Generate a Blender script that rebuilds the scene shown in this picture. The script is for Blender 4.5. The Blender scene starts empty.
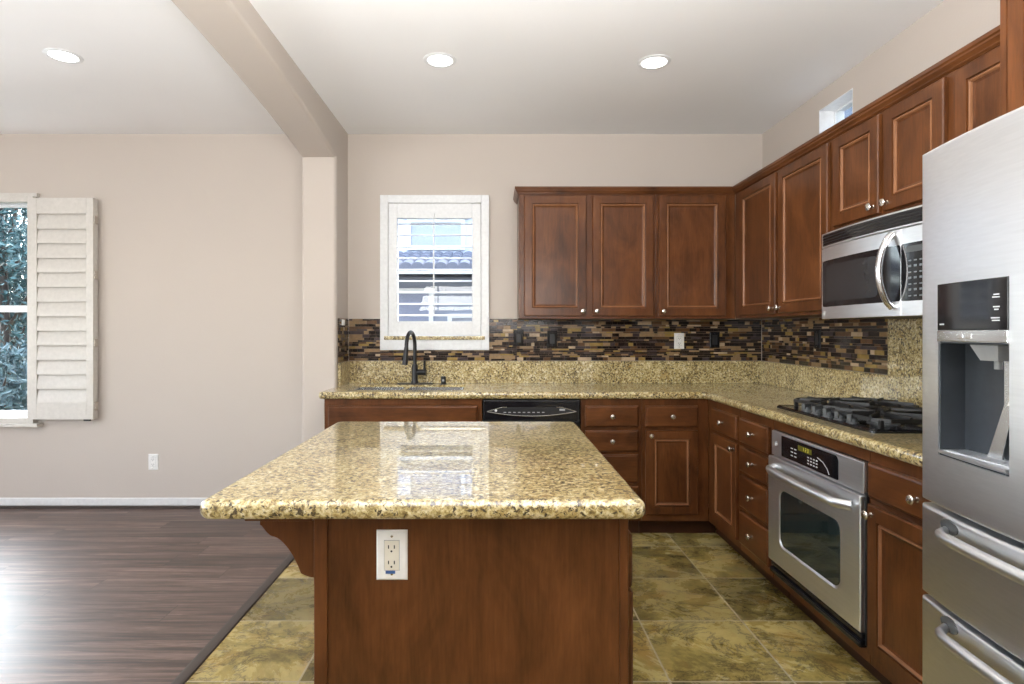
import bpy, bmesh, math, random
from mathutils import Vector, Matrix
random.seed(7)
SC = bpy.context.scene
COL = SC.collection
PI = math.pi

# ------------------------------------------------------------------ camera
H = 1.295
F = 590.0
cd = bpy.data.cameras.new('camera'); cam = bpy.data.objects.new('camera', cd); COL.objects.link(cam)
cam.location = (0, 0, H); cam.rotation_euler = (PI/2, 0, 0)
cd.sensor_fit = 'HORIZONTAL'; cd.sensor_width = 36; cd.lens = 36*F/1024
cd.shift_x = (512-494)/1024; cd.shift_y = -(342-331)/1024
cd.clip_start = 0.02
SC.camera = cam

# ------------------------------------------------------------------ exposure, world, lights
SC.view_settings.view_transform = 'Standard'; SC.view_settings.look = 'None'
SC.view_settings.gamma = 1.0; SC.view_settings.use_curve_mapping = False
SC.view_settings.exposure = 0.2
w = bpy.data.worlds.new('world'); SC.world = w; w.use_nodes = True
wn = w.node_tree.nodes; wl = w.node_tree.links; wn.clear()
sky = wn.new('ShaderNodeTexSky'); sky.sky_type = 'NISHITA'; sky.sun_disc = False
sky.sun_elevation = math.radians(48); sky.sun_rotation = math.radians(35)
bg = wn.new('ShaderNodeBackground'); bg.inputs[1].default_value = 1.7
wo = wn.new('ShaderNodeOutputWorld'); hsv = wn.new('ShaderNodeHueSaturation'); hsv.inputs['Saturation'].default_value = 0.6; wl.new(sky.outputs[0], hsv.inputs['Color']); wl.new(hsv.outputs[0], bg.inputs[0]); wl.new(bg.outputs[0], wo.inputs[0])

def area(name, loc, rot, sx, sy, power, col=(1, 1, 1)):
    l = bpy.data.lights.new(name, 'AREA'); l.shape = 'RECTANGLE'; l.size = sx; l.size_y = sy
    l.energy = power; l.color = col
    o = bpy.data.objects.new(name, l); COL.objects.link(o); o.location = loc; o.rotation_euler = rot
    return o
# daylight through the windows behind the camera (area lights fill the glazed openings)
area('rear_daylight', (-4.3, -3.28, 1.6), (PI/2+0.6, 0, 0), 1.7, 1.1, 25, (1.0, 0.985, 0.965))
area('side_daylight', (-5.62, 0.4, 1.40), (PI/2+0.5, 0, -PI/2), 2.4, 1.6, 40, (0.97, 0.985, 1.0))
# unseen fill lamps added to brighten the ceiling, kitchen side and dining side
area('ceiling_fill', (-0.1, 0.60, 1.76), (PI+math.radians(-28), 0, 0), 1.8, 0.8, 82, (1.0, 0.99, 0.97))
area('ceiling_fill', (-0.1, -0.45, 1.38), (PI+math.radians(-4), 0, 0), 1.8, 0.9, 70, (1.0, 0.99, 0.97))
area('ceiling_fill', (-3.4, 0.55, 1.72), (PI+math.radians(-24), 0, 0), 1.8, 0.9, 40, (1.0, 0.99, 0.97))
area('window_daylight', (-4.42, 4.56, 1.25), (-PI/2+0.6, 0, 0), 1.22, 1.15, 125, (0.90, 0.95, 1.0))
sun_l = bpy.data.lights.new('sun', 'SUN'); sun_l.energy = 5.0; sun_l.angle = 0.01; sun_l.color = (1, 0.95, 0.86)
sun = bpy.data.objects.new('sun', sun_l); COL.objects.link(sun)
sun.rotation_euler = Vector((-0.62, -0.35, -0.95)).to_track_quat('-Z', 'Y').to_euler()

# ------------------------------------------------------------------ room dimensions
YB = 4.32      # back wall
XR = 1.965     # right wall
CZ = 2.737     # ceiling
XL = -5.6      # left wall
YF = -3.2      # wall behind the camera
PX0, PX1, PY = -1.308, -1.07, 4.0   # pier
FY = 3.71      # face of the back base cabinets
FX = 1.35      # face of the right base cabinets
UY = 3.99      # face of the back wall cabinets
UX = 1.632     # face of the right wall cabinets
CT = 0.914; CB = 0.869

# ------------------------------------------------------------------ materials
def newmat(name):
    m = bpy.data.materials.new(name); m.use_nodes = True
    nt = m.node_tree; b = nt.nodes['Principled BSDF']
    return m, nt, b
def N(nt, t, **kw):
    n = nt.nodes.new(t)
    for k, v in kw.items(): setattr(n, k, v)
    return n
def L(nt, a, b): nt.links.new(a, b)
def setin(n, **kw):
    for k, v in kw.items(): n.inputs[k.replace('_', ' ')].default_value = v
def ramp(nt, fac, stops, interp='LINEAR'):
    r = N(nt, 'ShaderNodeValToRGB'); cr = r.color_ramp; cr.interpolation = interp
    while len(cr.elements) < len(stops): cr.elements.new(0.5)
    for e, (p, c) in zip(cr.elements, stops):
        e.position = p; e.color = (*c, 1) if len(c) == 3 else c
    L(nt, fac, r.inputs[0]); return r.outputs[0]
def mix(nt, fac, a, b, mode='MIX'):
    m = N(nt, 'ShaderNodeMix', data_type='RGBA', blend_type=mode)
    for sock, v in ((m.inputs[0], fac), (m.inputs[6], a), (m.inputs[7], b)):
        if isinstance(v, (int, float)): sock.default_value = v
        elif isinstance(v, tuple): sock.default_value = (*v, 1) if len(v) == 3 else v
        else: L(nt, v, sock)
    return m.outputs[2]
def math_(nt, op, a, b=None):
    m = N(nt, 'ShaderNodeMath', operation=op)
    for i, v in enumerate((a, b)):
        if v is None: continue
        if isinstance(v, (int, float)): m.inputs[i].default_value = v
        else: L(nt, v, m.inputs[i])
    return m.outputs[0]
def coords(nt, scale=(1, 1, 1), rnd=0.0, loc=(0, 0, 0)):
    tc = N(nt, 'ShaderNodeTexCoord'); mp = N(nt, 'ShaderNodeMapping')
    mp.inputs['Scale'].default_value = scale; mp.inputs['Location'].default_value = loc
    if rnd:
        oi = N(nt, 'ShaderNodeObjectInfo'); va = N(nt, 'ShaderNodeVectorMath', operation='SCALE')
        va.inputs[0].default_value = (rnd, rnd*1.7, rnd*0.6); L(nt, oi.outputs['Random'], va.inputs['Scale'])
        ad = N(nt, 'ShaderNodeVectorMath', operation='ADD'); L(nt, tc.outputs['Object'], ad.inputs[0]); L(nt, va.outputs[0], ad.inputs[1])
        L(nt, ad.outputs[0], mp.inputs[0])
    else:
        L(nt, tc.outputs['Object'], mp.inputs[0])
    return mp.outputs[0]
def noise(nt, vec, scale, detail=4, rough=0.55, dist=0.0):
    n = N(nt, 'ShaderNodeTexNoise'); L(nt, vec, n.inputs['Vector'])
    setin(n, Scale=scale, Detail=detail, Roughness=rough, Distortion=dist)
    return n.outputs['Fac']
def bump(nt, b, hgt, strength=0.1, dist=0.01):
    bp = N(nt, 'ShaderNodeBump'); setin(bp, Strength=strength, Distance=dist)
    L(nt, hgt, bp.inputs['Height']); L(nt, bp.outputs[0], b.inputs['Normal'])

def plain(name, col, rough=0.5, metal=0.0, spec=0.5, coat=0.0):
    m, nt, b = newmat(name)
    n = noise(nt, coords(nt), 40, 2)
    c = ramp(nt, n, [(0.3, tuple(x*0.95 for x in col)), (0.7, tuple(min(1, x*1.04) for x in col))])
    L(nt, c, b.inputs['Base Color'])
    setin(b, Roughness=rough, Metallic=metal); b.inputs['Specular IOR Level'].default_value = spec
    if coat: b.inputs['Coat Weight'].default_value = coat; b.inputs['Coat Roughness'].default_value = 0.05
    return m
def wall_paint(name, col):
    m, nt, b = newmat(name)
    v = coords(nt)
    c = ramp(nt, noise(nt, v, 1.2, 3), [(0.3, tuple(x*0.985 for x in col)), (0.7, tuple(x*1.015 for x in col))])
    L(nt, c, b.inputs['Base Color']); setin(b, Roughness=0.75)
    bump(nt, b, noise(nt, v, 90, 3), 0.12, 0.004)
    return m
def wood(name, grain='v', lo=(0.043, 0.0138, 0.0044), hi=(0.162, 0.057, 0.0180), rough=0.3):
    m, nt, b = newmat(name)
    sc = (1, 1, 0.09) if grain == 'v' else (0.09, 0.09, 1)
    v = coords(nt, sc, 13.0)
    g1 = noise(nt, v, 38, 6, 0.65, 0.6)
    v2 = coords(nt, (1, 1, 0.55) if grain == 'v' else (0.55, 0.55, 1), 9.0)
    g2 = noise(nt, v2, 5.5, 4, 0.6, 0.8)
    g3 = noise(nt, v, 150, 3, 0.6)
    f = math_(nt, 'ADD', math_(nt, 'MULTIPLY', g1, 0.26), math_(nt, 'ADD', math_(nt, 'MULTIPLY', g2, 0.56), math_(nt, 'MULTIPLY', g3, 0.18)))
    mid = tuple((a+c)/2 for a, c in zip(lo, hi))
    c = ramp(nt, f, [(0.33, lo), (0.5, mid), (0.66, hi)])
    L(nt, c, b.inputs['Base Color'])
    setin(b, Roughness=rough); b.inputs['Specular IOR Level'].default_value = 0.25
    b.inputs['Coat Weight'].default_value = 0.05; b.inputs['Coat Roughness'].default_value = 0.18
    bump(nt, b, g3, 0.04, 0.002)
    return m
def granite(name):
    m, nt, b = newmat(name)
    v = coords(nt)
    big = noise(nt, v, 8, 5, 0.65, 1.0)
    bo = math_(nt, 'MULTIPLY', math_(nt, 'SUBTRACT', big, 0.5), 0.30)
    a = math_(nt, 'ADD', noise(nt, v, 66, 6, 0.72, 0.4), math_(nt, 'MULTIPLY', bo, -0.5))
    base = ramp(nt, a, [(0.33, (0.090, 0.060, 0.022)), (0.42, (0.26, 0.180, 0.060)), (0.48, (0.45, 0.345, 0.135)), (0.545, (0.62, 0.515, 0.27)), (0.64, (0.80, 0.73, 0.52))])
    org = noise(nt, coords(nt, loc=(5, 1, 8)), 16, 4, 0.6, 0.6)
    base = mix(nt, ramp(nt, org, [(0.55, (0, 0, 0)), (0.72, (0.65, 0.65, 0.65))]), base, (0.42, 0.26, 0.065))
    d = math_(nt, 'ADD', noise(nt, coords(nt, loc=(3, 7, 1)), 88, 4, 0.66, 0.5), math_(nt, 'MULTIPLY', bo, -1.0))
    dm = ramp(nt, d, [(0.405, (1, 1, 1)), (0.46, (0, 0, 0))])
    base = mix(nt, dm, base, (0.048, 0.031, 0.014))
    g = noise(nt, coords(nt, loc=(9, 2, 5)), 120, 3, 0.6, 0.4)
    base = mix(nt, ramp(nt, g, [(0.60, (0, 0, 0)), (0.67, (0.7, 0.7, 0.7))]), base, (0.15, 0.105, 0.05))
    L(nt, base, b.inputs['Base Color'])
    setin(b, Roughness=0.3); b.inputs['Specular IOR Level'].default_value = 0.5
    b.inputs['Coat Weight'].default_value = 1.0; b.inputs['Coat Roughness'].default_value = 0.015; b.inputs['Coat IOR'].default_value = 1.7
    return m
def slate(name):
    m, nt, b = newmat(name)
    T = 0.457
    tc = N(nt, 'ShaderNodeTexCoord'); sp = N(nt, 'ShaderNodeSeparateXYZ'); L(nt, tc.outputs['Object'], sp.inputs[0])
    u = math_(nt, 'DIVIDE', math_(nt, 'SUBTRACT', sp.outputs[0], 0.65-T*20), T)
    q = math_(nt, 'DIVIDE', math_(nt, 'SUBTRACT', sp.outputs[1], 2.179-T*20), T)
    fu = math_(nt, 'FLOOR', u); fq = math_(nt, 'FLOOR', q)
    ru = math_(nt, 'FRACT', u); rq = math_(nt, 'FRACT', q)
    eu = math_(nt, 'MINIMUM', ru, math_(nt, 'SUBTRACT', 1.0, ru)); eq = math_(nt, 'MINIMUM', rq, math_(nt, 'SUBTRACT', 1.0, rq))
    e = math_(nt, 'MINIMUM', eu, eq)
    grout = math_(nt, 'LESS_THAN', e, 0.0085)
    cb = N(nt, 'ShaderNodeCombineXYZ'); L(nt, fu, cb.inputs[0]); L(nt, fq, cb.inputs[1])
    wn_ = N(nt, 'ShaderNodeTexWhiteNoise', noise_dimensions='3D'); L(nt, cb.outputs[0], wn_.inputs['Vector'])
    off = N(nt, 'ShaderNodeVectorMath', operation='SCALE'); L(nt, wn_.outputs['Color'], off.inputs[0]); off.inputs['Scale'].default_value = 20
    ad = N(nt, 'ShaderNodeVectorMath', operation='ADD'); L(nt, tc.outputs['Object'], ad.inputs[0]); L(nt, off.outputs[0], ad.inputs[1])
    v = ad.outputs[0]
    st = N(nt, 'ShaderNodeMapping'); L(nt, v, st.inputs[0]); st.inputs['Rotation'].default_value = (0, 0, 0.5); st.inputs['Scale'].default_value = (1, 1.25, 1)
    a = noise(nt, st.outputs[0], 3.0, 10, 0.72, 0.45)
    c = ramp(nt, a, [(0.28, (0.075, 0.056, 0.016)), (0.40, (0.22, 0.168, 0.048)), (0.48, (0.39, 0.30, 0.095)), (0.58, (0.53, 0.42, 0.155)), (0.72, (0.62, 0.52, 0.24))])
    rust = noise(nt, v, 4.5, 5, 0.6, 1.2)
    c = mix(nt, ramp(nt, rust, [(0.52, (0, 0, 0)), (0.70, (0.6, 0.6, 0.6))]), c, (0.36, 0.20, 0.055))
    grn = noise(nt, v, 3.1, 5, 0.6, 0.8)
    c = mix(nt, ramp(nt, grn, [(0.48, (0, 0, 0)), (0.68, (0.5, 0.5, 0.5))]), c, (0.19, 0.175, 0.085))
    vein = noise(nt, st.outputs[0], 3.2, 10, 0.74, 0.5)
    vm = math_(nt, 'ABSOLUTE', math_(nt, 'SUBTRACT', vein, 0.5))
    c = mix(nt, ramp(nt, vm, [(0.0, (0.8, 0.8, 0.8)), (0.028, (0, 0, 0))]), c, (0.050, 0.038, 0.018))
    bright = N(nt, 'ShaderNodeHueSaturation'); L(nt, c, bright.inputs['Color'])
    L(nt, math_(nt, 'ADD', 0.50, math_(nt, 'MULTIPLY', wn_.outputs['Value'], 0.50)), bright.inputs['Value'])
    c = mix(nt, grout, bright.outputs[0], (0.42, 0.36, 0.24))
    L(nt, c, b.inputs['Base Color'])
    rr = ramp(nt, a, [(0.3, (0.20, 0.20, 0.20)), (0.7, (0.34, 0.34, 0.34))]); L(nt, rr, b.inputs['Roughness'])
    hgt = math_(nt, 'SUBTRACT', math_(nt, 'MULTIPLY', vein, 0.3), math_(nt, 'MULTIPLY', grout, 0.6))
    bump(nt, b, hgt, 0.25, 0.004)
    return m
def plank(name):
    m, nt, b = newmat(name)
    W_, LN = 0.155, 1.22
    tc = N(nt, 'ShaderNodeTexCoord'); sp = N(nt, 'ShaderNodeSeparateXYZ'); L(nt, tc.outputs['Object'], sp.inputs[0])
    q = math_(nt, 'DIVIDE', math_(nt, 'ADD', sp.outputs[1], 20), W_)
    row = math_(nt, 'FLOOR', q)
    wr = N(nt, 'ShaderNodeTexWhiteNoise', noise_dimensions='1D'); L(nt, row, wr.inputs['W'])
    u = math_(nt, 'ADD', math_(nt, 'DIVIDE', math_(nt, 'ADD', sp.outputs[0], 30), LN), wr.outputs['Value'])
    cb = N(nt, 'ShaderNodeCombineXYZ'); L(nt, math_(nt, 'FLOOR', u), cb.inputs[0]); L(nt, row, cb.inputs[1])
    wn_ = N(nt, 'ShaderNodeTexWhiteNoise', noise_dimensions='3D'); L(nt, cb.outputs[0], wn_.inputs['Vector'])
    off = N(nt, 'ShaderNodeVectorMath', operation='SCALE'); L(nt, wn_.outputs['Color'], off.inputs[0]); off.inputs['Scale'].default_value = 30
    ad = N(nt, 'ShaderNodeVectorMath', operation='ADD'); L(nt, tc.outputs['Object'], ad.inputs[0]); L(nt, off.outputs[0], ad.inputs[1])
    mp = N(nt, 'ShaderNodeMapping'); L(nt, ad.outputs[0], mp.inputs[0]); mp.inputs['Scale'].default_value = (0.055, 1, 1)
    g = noise(nt, mp.outputs[0], 62, 8, 0.80, 0.6)
    g2 = noise(nt, mp.outputs[0], 12, 4, 0.6, 1.5)
    f = math_(nt, 'ADD', math_(nt, 'MULTIPLY', g, 0.6), math_(nt, 'MULTIPLY', g2, 0.4))
    c = ramp(nt, f, [(0.38, (0.018, 0.010, 0.007)), (0.46, (0.062, 0.035, 0.026)), (0.53, (0.120, 0.074, 0.057)), (0.62, (0.22, 0.150, 0.122))])
    hs = N(nt, 'ShaderNodeHueSaturation'); L(nt, c, hs.inputs['Color'])
    L(nt, math_(nt, 'ADD', 0.75, math_(nt, 'MULTIPLY', wn_.outputs['Value'], 0.5)), hs.inputs['Value'])
    rq = math_(nt, 'FRACT', q); ru = math_(nt, 'FRACT', u)
    e1 = math_(nt, 'MULTIPLY', math_(nt, 'MINIMUM', rq, math_(nt, 'SUBTRACT', 1.0, rq)), W_)
    e2 = math_(nt, 'MULTIPLY', math_(nt, 'MINIMUM', ru, math_(nt, 'SUBTRACT', 1.0, ru)), LN)
    seam = math_(nt, 'LESS_THAN', math_(nt, 'MINIMUM', e1, e2), 0.0012)
    c = mix(nt, seam, hs.outputs[0], (0.018, 0.012, 0.009))
    L(nt, c, b.inputs['Base Color'])
    rr = ramp(nt, g, [(0.3, (0.36, 0.36, 0.36)), (0.7, (0.50, 0.50, 0.50))]); L(nt, rr, b.inputs['Roughness'])
    b.inputs['Specular IOR Level'].default_value = 0.8
    bump(nt, b, math_(nt, 'SUBTRACT', g, seam), 0.12, 0.002)
    return m
def steel(name, col=(0.84, 0.86, 0.89), rough=0.36, axis='y'):
    m, nt, b = newmat(name)
    sc = {'x': (0.02, 1, 1), 'y': (1, 0.02, 1), 'z': (1, 1, 0.02)}[axis]
    g = noise(nt, coords(nt, sc), 160, 2, 0.5)
    c = ramp(nt, g, [(0.3, tuple(x*0.95 for x in col)), (0.7, col)])
    L(nt, c, b.inputs['Base Color']); setin(b, Metallic=1.0, Roughness=rough)
    b.inputs['Anisotropic'].default_value = 0.4
    return m
def glass(name, tint=(0.97, 0.985, 0.98)):
    m, nt, b = newmat(name)
    nt.nodes.remove(b)
    tr = N(nt, 'ShaderNodeBsdfTransparent'); tr.inputs[0].default_value = (*tint, 1)
    gl = N(nt, 'ShaderNodeBsdfGlossy'); gl.inputs['Roughness'].default_value = 0.01
    fr = N(nt, 'ShaderNodeFresnel'); fr.inputs[0].default_value = 1.45
    ge = N(nt, 'ShaderNodeNewGeometry')
    fac = math_(nt, 'MULTIPLY', fr.outputs[0], math_(nt, 'SUBTRACT', 1.0, ge.outputs['Backfacing']))
    mx = N(nt, 'ShaderNodeMixShader'); L(nt, fac, mx.inputs[0]); L(nt, tr.outputs[0], mx.inputs[1]); L(nt, gl.outputs[0], mx.inputs[2])
    L(nt, mx.outputs[0], nt.nodes['Material Output'].inputs[0])
    return m
def emit(name, col, s):
    m, nt, b = newmat(name); setin(b, Roughness=0.4); b.inputs['Base Color'].default_value = (*col, 1)
    b.inputs['Emission Color'].default_value = (*col, 1); b.inputs['Emission Strength'].default_value = s
    return m
def stucco(name, col):
    m, nt, b = newmat(name); v = coords(nt)
    c = ramp(nt, noise(nt, v, 6, 4), [(0.3, tuple(x*0.93 for x in col)), (0.7, col)]); L(nt, c, b.inputs['Base Color'])
    setin(b, Roughness=0.9); bump(nt, b, noise(nt, v, 60, 3), 0.3, 0.01); return m
def leafmat(name, lo, hi):
    m, nt, b = newmat(name); v = coords(nt)
    c = ramp(nt, noise(nt, v, 3.5, 5, 0.7), [(0.35, lo), (0.68, hi)]); L(nt, c, b.inputs['Base Color'])
    setin(b, Roughness=0.45); return m

M = dict(
    wall=wall_paint('wall_paint', (0.535, 0.478, 0.428)),
    ceil=wall_paint('ceiling_paint', (0.86, 0.86, 0.865)),
    wv=wood('cherry_vertical', 'v'), wh=wood('cherry_horizontal', 'h'),
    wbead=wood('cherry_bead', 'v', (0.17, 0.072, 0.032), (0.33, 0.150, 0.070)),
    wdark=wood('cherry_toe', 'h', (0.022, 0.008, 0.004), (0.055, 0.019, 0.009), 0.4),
    granite=granite('gold_granite'), slate=slate('slate_tile'), plank=plank('plank_floor'),
    steel=steel('brushed_steel'), steelz=steel('brushed_steel_upright', (0.66, 0.68, 0.70), 0.24, 'z'), chrome=steel('satin_nickel', (0.72, 0.68, 0.62), 0.25, 'z'),
    pol=steel('polished_steel', (0.82, 0.83, 0.85), 0.22, 'y'),
    black=plain('black_gloss', (0.010, 0.010, 0.012), 0.08, 0, 0.5), blackm=plain('black_matte', (0.014, 0.014, 0.015), 0.45),
    iron=plain('cast_iron', (0.012, 0.012, 0.013), 0.40), bronze=plain('oil_rubbed_bronze', (0.020, 0.020, 0.022), 0.3, 0.4),
    dgrey=plain('dark_grey_plastic', (0.07, 0.075, 0.08), 0.35), mgrey=plain('grey_plastic', (0.30, 0.31, 0.32), 0.35), winner=plain('oven_interior', (0.012, 0.013, 0.014), 0.2),
    white=plain('white_paint', (0.75, 0.765, 0.78), 0.4), whitep=plain('white_plastic', (0.82, 0.81, 0.79), 0.3),
    shut=plain('shutter_paint', (0.60, 0.57, 0.53), 0.4), base=plain('baseboard_paint', (0.72, 0.72, 0.72), 0.4),
    shoe=plain('dark_shoe_trim', (0.045, 0.032, 0.026), 0.4), strip=plain('transition_strip', (0.052, 0.040, 0.034), 0.4),
    blue=plain('blue_sticker', (0.05, 0.12, 0.32), 0.4), mark=plain('pale_print', (0.62, 0.64, 0.66), 0.5),
    glass=glass('window_glass'), oglass=plain('oven_glass', (0.018, 0.028, 0.028), 0.03, 0, 0.9),
    lamp=emit('lamp_lens', (1.0, 0.98, 0.95), 6.0), cavity=plain('dark_cavity_plastic', (0.045, 0.052, 0.062), 0.25), screen=plain('dark_screen', (0.028, 0.028, 0.030), 0.25), keys=plain('grey_keys', (0.16, 0.18, 0.20), 0.4), ivory=plain('ivory_plastic', (0.72, 0.68, 0.58), 0.35), disp=emit('lit_display', (0.55, 0.50, 0.05), 0.7), dispm=plain('display_window', (0.13, 0.12, 0.02), 0.2),
    grout=plain('grout', (0.17, 0.125, 0.085), 0.8),
)

# ------------------------------------------------------------------ mesh building
class Fr:
    """a = along the wall, d = out of the wall, z up.  kind 'b': faces -Y, 'r': faces -X, 'l': faces +X"""
    def __init__(s, kind, face): s.k = kind; s.f = face
    def P(s, a, d, z):
        if s.k == 'b': return Vector((a, s.f-d, z))
        if s.k == 'r': return Vector((s.f-d, a, z))
        return Vector((s.f+d, a, z))
    def n(s): return {'b': Vector((0, -1, 0)), 'r': Vector((-1, 0, 0)), 'l': Vector((1, 0, 0))}[s.k]

class MB:
    def __init__(s): s.bm = bmesh.new()
    def box(s, x0, x1, y0, y1, z0, z1, bev=0.0, mi=0, seg=2):
        t = bmesh.new() if bev else s.bm
        X, Y, Z = sorted((x0, x1)), sorted((y0, y1)), sorted((z0, z1))
        v = [t.verts.new((x, y, z)) for x in X for y in Y for z in Z]
        fs = [t.faces.new([v[i] for i in f]) for f in ((0, 1, 3, 2), (4, 6, 7, 5), (0, 4, 5, 1), (2, 3, 7, 6), (0, 2, 6, 4), (1, 5, 7, 3))]
        for f in fs: f.material_index = mi
        if bev:
            bmesh.ops.bevel(t, geom=t.edges[:], offset=bev, segments=seg, profile=0.5, affect='EDGES')
            s.merge(t)
        return s
    def merge(s, t, mat=None):
        vm = {}
        for v in t.verts: vm[v] = s.bm.verts.new(mat @ v.co if mat else v.co)
        for f in t.faces:
            try:
                n = s.bm.faces.new([vm[v] for v in f.verts]); n.material_index = f.material_index
            except ValueError: pass
        t.free()
    def fbox(s, fr, a0, a1, d0, d1, z0, z1, bev=0.0, mi=0):
        p, q = fr.P(a0, d0, z0), fr.P(a1, d1, z1)
        return s.box(p.x, q.x, p.y, q.y, p.z, q.z, bev, mi)
    def loft(s, rings, closed=True, cap0=True, cap1=True, mis=None):
        R = [[s.bm.verts.new(p) for p in r] for r in rings]
        n = len(R[0])
        for i in range(len(R)-1):
            for j in range(n if closed else n-1):
                k = (j+1) % n
                f = s.bm.faces.new((R[i][j], R[i][k], R[i+1][k], R[i+1][j]))
                f.material_index = mis[i] if mis else 0
        if cap0: s.bm.faces.new(R[0][::-1])
        if cap1:
            f = s.bm.faces.new(R[-1]); f.material_index = mis[-1] if mis else 0
        return s
    def rect(s, fr, a0, a1, z0, z1, loops, mis=None):
        rings = [[fr.P(a0+i, d, z0+i), fr.P(a1-i, d, z0+i), fr.P(a1-i, d, z1-i), fr.P(a0+i, d, z1-i)] for i, d in loops]
        return s.loft(rings, mis=mis)
    def lathe(s, c, axis, prof, n=20, mis=None):
        c = Vector(c); ax = Vector(axis).normalized()
        u = ax.orthogonal().normalized(); v = ax.cross(u)
        rings = [[c+ax*h+(u*math.cos(2*PI*k/n)+v*math.sin(2*PI*k/n))*max(r, 1e-4) for k in range(n)] for r, h in prof]
        return s.loft(rings, mis=mis)
    def tube(s, pts, r, n=10, flat=None):
        pts = [Vector(p) for p in pts]; rings = []
        rs = r if isinstance(r, (list, tuple)) else [r]*len(pts)
        up = None
        for i, p in enumerate(pts):
            t = (pts[min(i+1, len(pts)-1)]-pts[max(i-1, 0)]).normalized()
            if up is None: up = t.orthogonal().normalized() if flat is None else Vector(flat[0])
            up = (up-t*up.dot(t)).normalized(); sd = t.cross(up)
            k1 = flat[1] if flat else 1.0
            rings.append([p+(up*math.cos(2*PI*k/n)*k1+sd*math.sin(2*PI*k/n))*rs[i] for k in range(n)])
        return s.loft(rings)
    def prism(s, poly, z0, z1, axis='z'):
        def P(a, b, c): return {'z': (a, b, c), 'y': (a, c, b), 'x': (c, a, b)}[axis]
        return s.loft([[P(a, b, z0) for a, b in poly], [P(a, b, z1) for a, b in poly]])
    def build(s, name, mats, parent=None, origin=None, smooth=35):
        bm = s.bm
        bmesh.ops.recalc_face_normals(bm, faces=bm.faces[:])
        org = Vector(origin) if origin is not None else (Vector(ROOT_LOC[parent.name]) if parent is not None else Vector((0, 0, 0)))
        for v in bm.verts: v.co -= org
        me = bpy.data.meshes.new(name); bm.to_mesh(me); bm.free()
        for m in (mats if isinstance(mats, (list, tuple)) else [mats]): me.materials.append(m)
        if smooth:
            me.shade_smooth(); me.set_sharp_from_angle(angle=math.radians(smooth))
        o = bpy.data.objects.new(name, me); COL.objects.link(o)
        if smooth:
            wnm = o.modifiers.new('weighted', 'WEIGHTED_NORMAL'); wnm.keep_sharp = True; wnm.weight = 80
        if parent is not None:
            o.parent = parent; ROOT_LOC[o.name] = ROOT_LOC[parent.name]
        else:
            o.location = org; ROOT_LOC[o.name] = tuple(org)
        return o
ROOT_LOC = {}
def tag(o, label, cat, group=None, kind=None):
    o['label'] = label; o['category'] = cat
    if group: o['group'] = group
    if kind: o['kind'] = kind
    return o
def thing(name, label, cat, loc, group=None):
    o = bpy.data.objects.new(name, None); COL.objects.link(o); o.location = loc; o.empty_display_size = 0.1
    ROOT_LOC[o.name] = tuple(loc)
    return tag(o, label, cat, group)
def struct(o): o['kind'] = 'structure'; return o

# grid slab with holes (walls and panels): u,v cells, extruded between two planes
def holed(mb, us, vs, holes, fn, w0, w1):
    us = sorted(set(us)); vs = sorted(set(vs))
    inh = lambda a, b: any(h[0]-1e-6 < a < h[1]+1e-6 and h[2]-1e-6 < b < h[3]+1e-6 for h in holes)
    solid = {(i, j): not inh((us[i]+us[i+1])/2, (vs[j]+vs[j+1])/2) for i in range(len(us)-1) for j in range(len(vs)-1)}
    V = {}
    def vert(i, j, k):
        if (i, j, k) not in V: V[(i, j, k)] = mb.bm.verts.new(fn(us[i], vs[j], (w0, w1)[k]))
        return V[(i, j, k)]
    for (i, j), ok in solid.items():
        if not ok: continue
        for k in (0, 1): mb.bm.faces.new([vert(i, j, k), vert(i+1, j, k), vert(i+1, j+1, k), vert(i, j+1, k)])
        for di, dj, e in ((-1, 0, ((i, j), (i, j+1))), (1, 0, ((i+1, j), (i+1, j+1))), (0, -1, ((i, j), (i+1, j))), (0, 1, ((i, j+1), (i+1, j+1)))):
            if not solid.get((i+di, j+dj), False):
                (p, q), (r, t) = e
                mb.bm.faces.new([vert(p, q, 0), vert(r, t, 0), vert(r, t, 1), vert(p, q, 1)])

# ------------------------------------------------------------------ room shell
WT = 0.15
KW = (-0.772, -0.095, 1.235, 2.228)       # kitchen window opening x0 x1 z0 z1
DW = (-5.05, -3.392, 0.645, 2.262)        # dining window opening
HW = (3.23, 3.567, 2.31, 2.627)           # high window opening y0 y1 z0 z1
RW = (-5.2, -3.4, 1.0, 2.2)            # rear glazing
SW = (-0.8, 1.6, 0.6, 2.2)              # side glazing

mb = MB(); holed(mb, [XL-WT, XR+WT, KW[0], KW[1], DW[0], DW[1]], [0, CZ, KW[2], KW[3], DW[2], DW[3]], [KW, DW], lambda a, b, w: (a, w, b), YB, YB+WT)
struct(mb.build('wall_back', M['wall'], smooth=0))
mb = MB(); holed(mb, [YF-WT, YB, HW[0], HW[1]], [0, CZ, HW[2], HW[3]], [HW], lambda a, b, w: (w, a, b), XR, XR+WT)
struct(mb.build('wall_right', M['wall'], smooth=0))
mb = MB(); holed(mb, [YF-WT, YB, SW[0], SW[1]], [0, CZ, SW[2], SW[3]], [SW], lambda a, b, w: (w, a, b), XL-WT, XL)
struct(mb.build('wall_left', M['wall'], smooth=0))
mb = MB(); holed(mb, [XL, XR, RW[0], RW[1]], [0, CZ, RW[2], RW[3]], [RW], lambda a, b, w: (a, w, b), YF-WT, YF)
struct(mb.build('wall_front', M['wall'], smooth=0))
struct(MB().box(XL-WT, XR+WT, YF-WT, YB+WT, CZ, CZ+0.15).build('ceiling', M['ceil'], smooth=0))
struct(MB().box(-1.16, XR+WT, YF-WT, YB+WT, -0.12, 0).build('floor', M['slate'], smooth=0))
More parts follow.
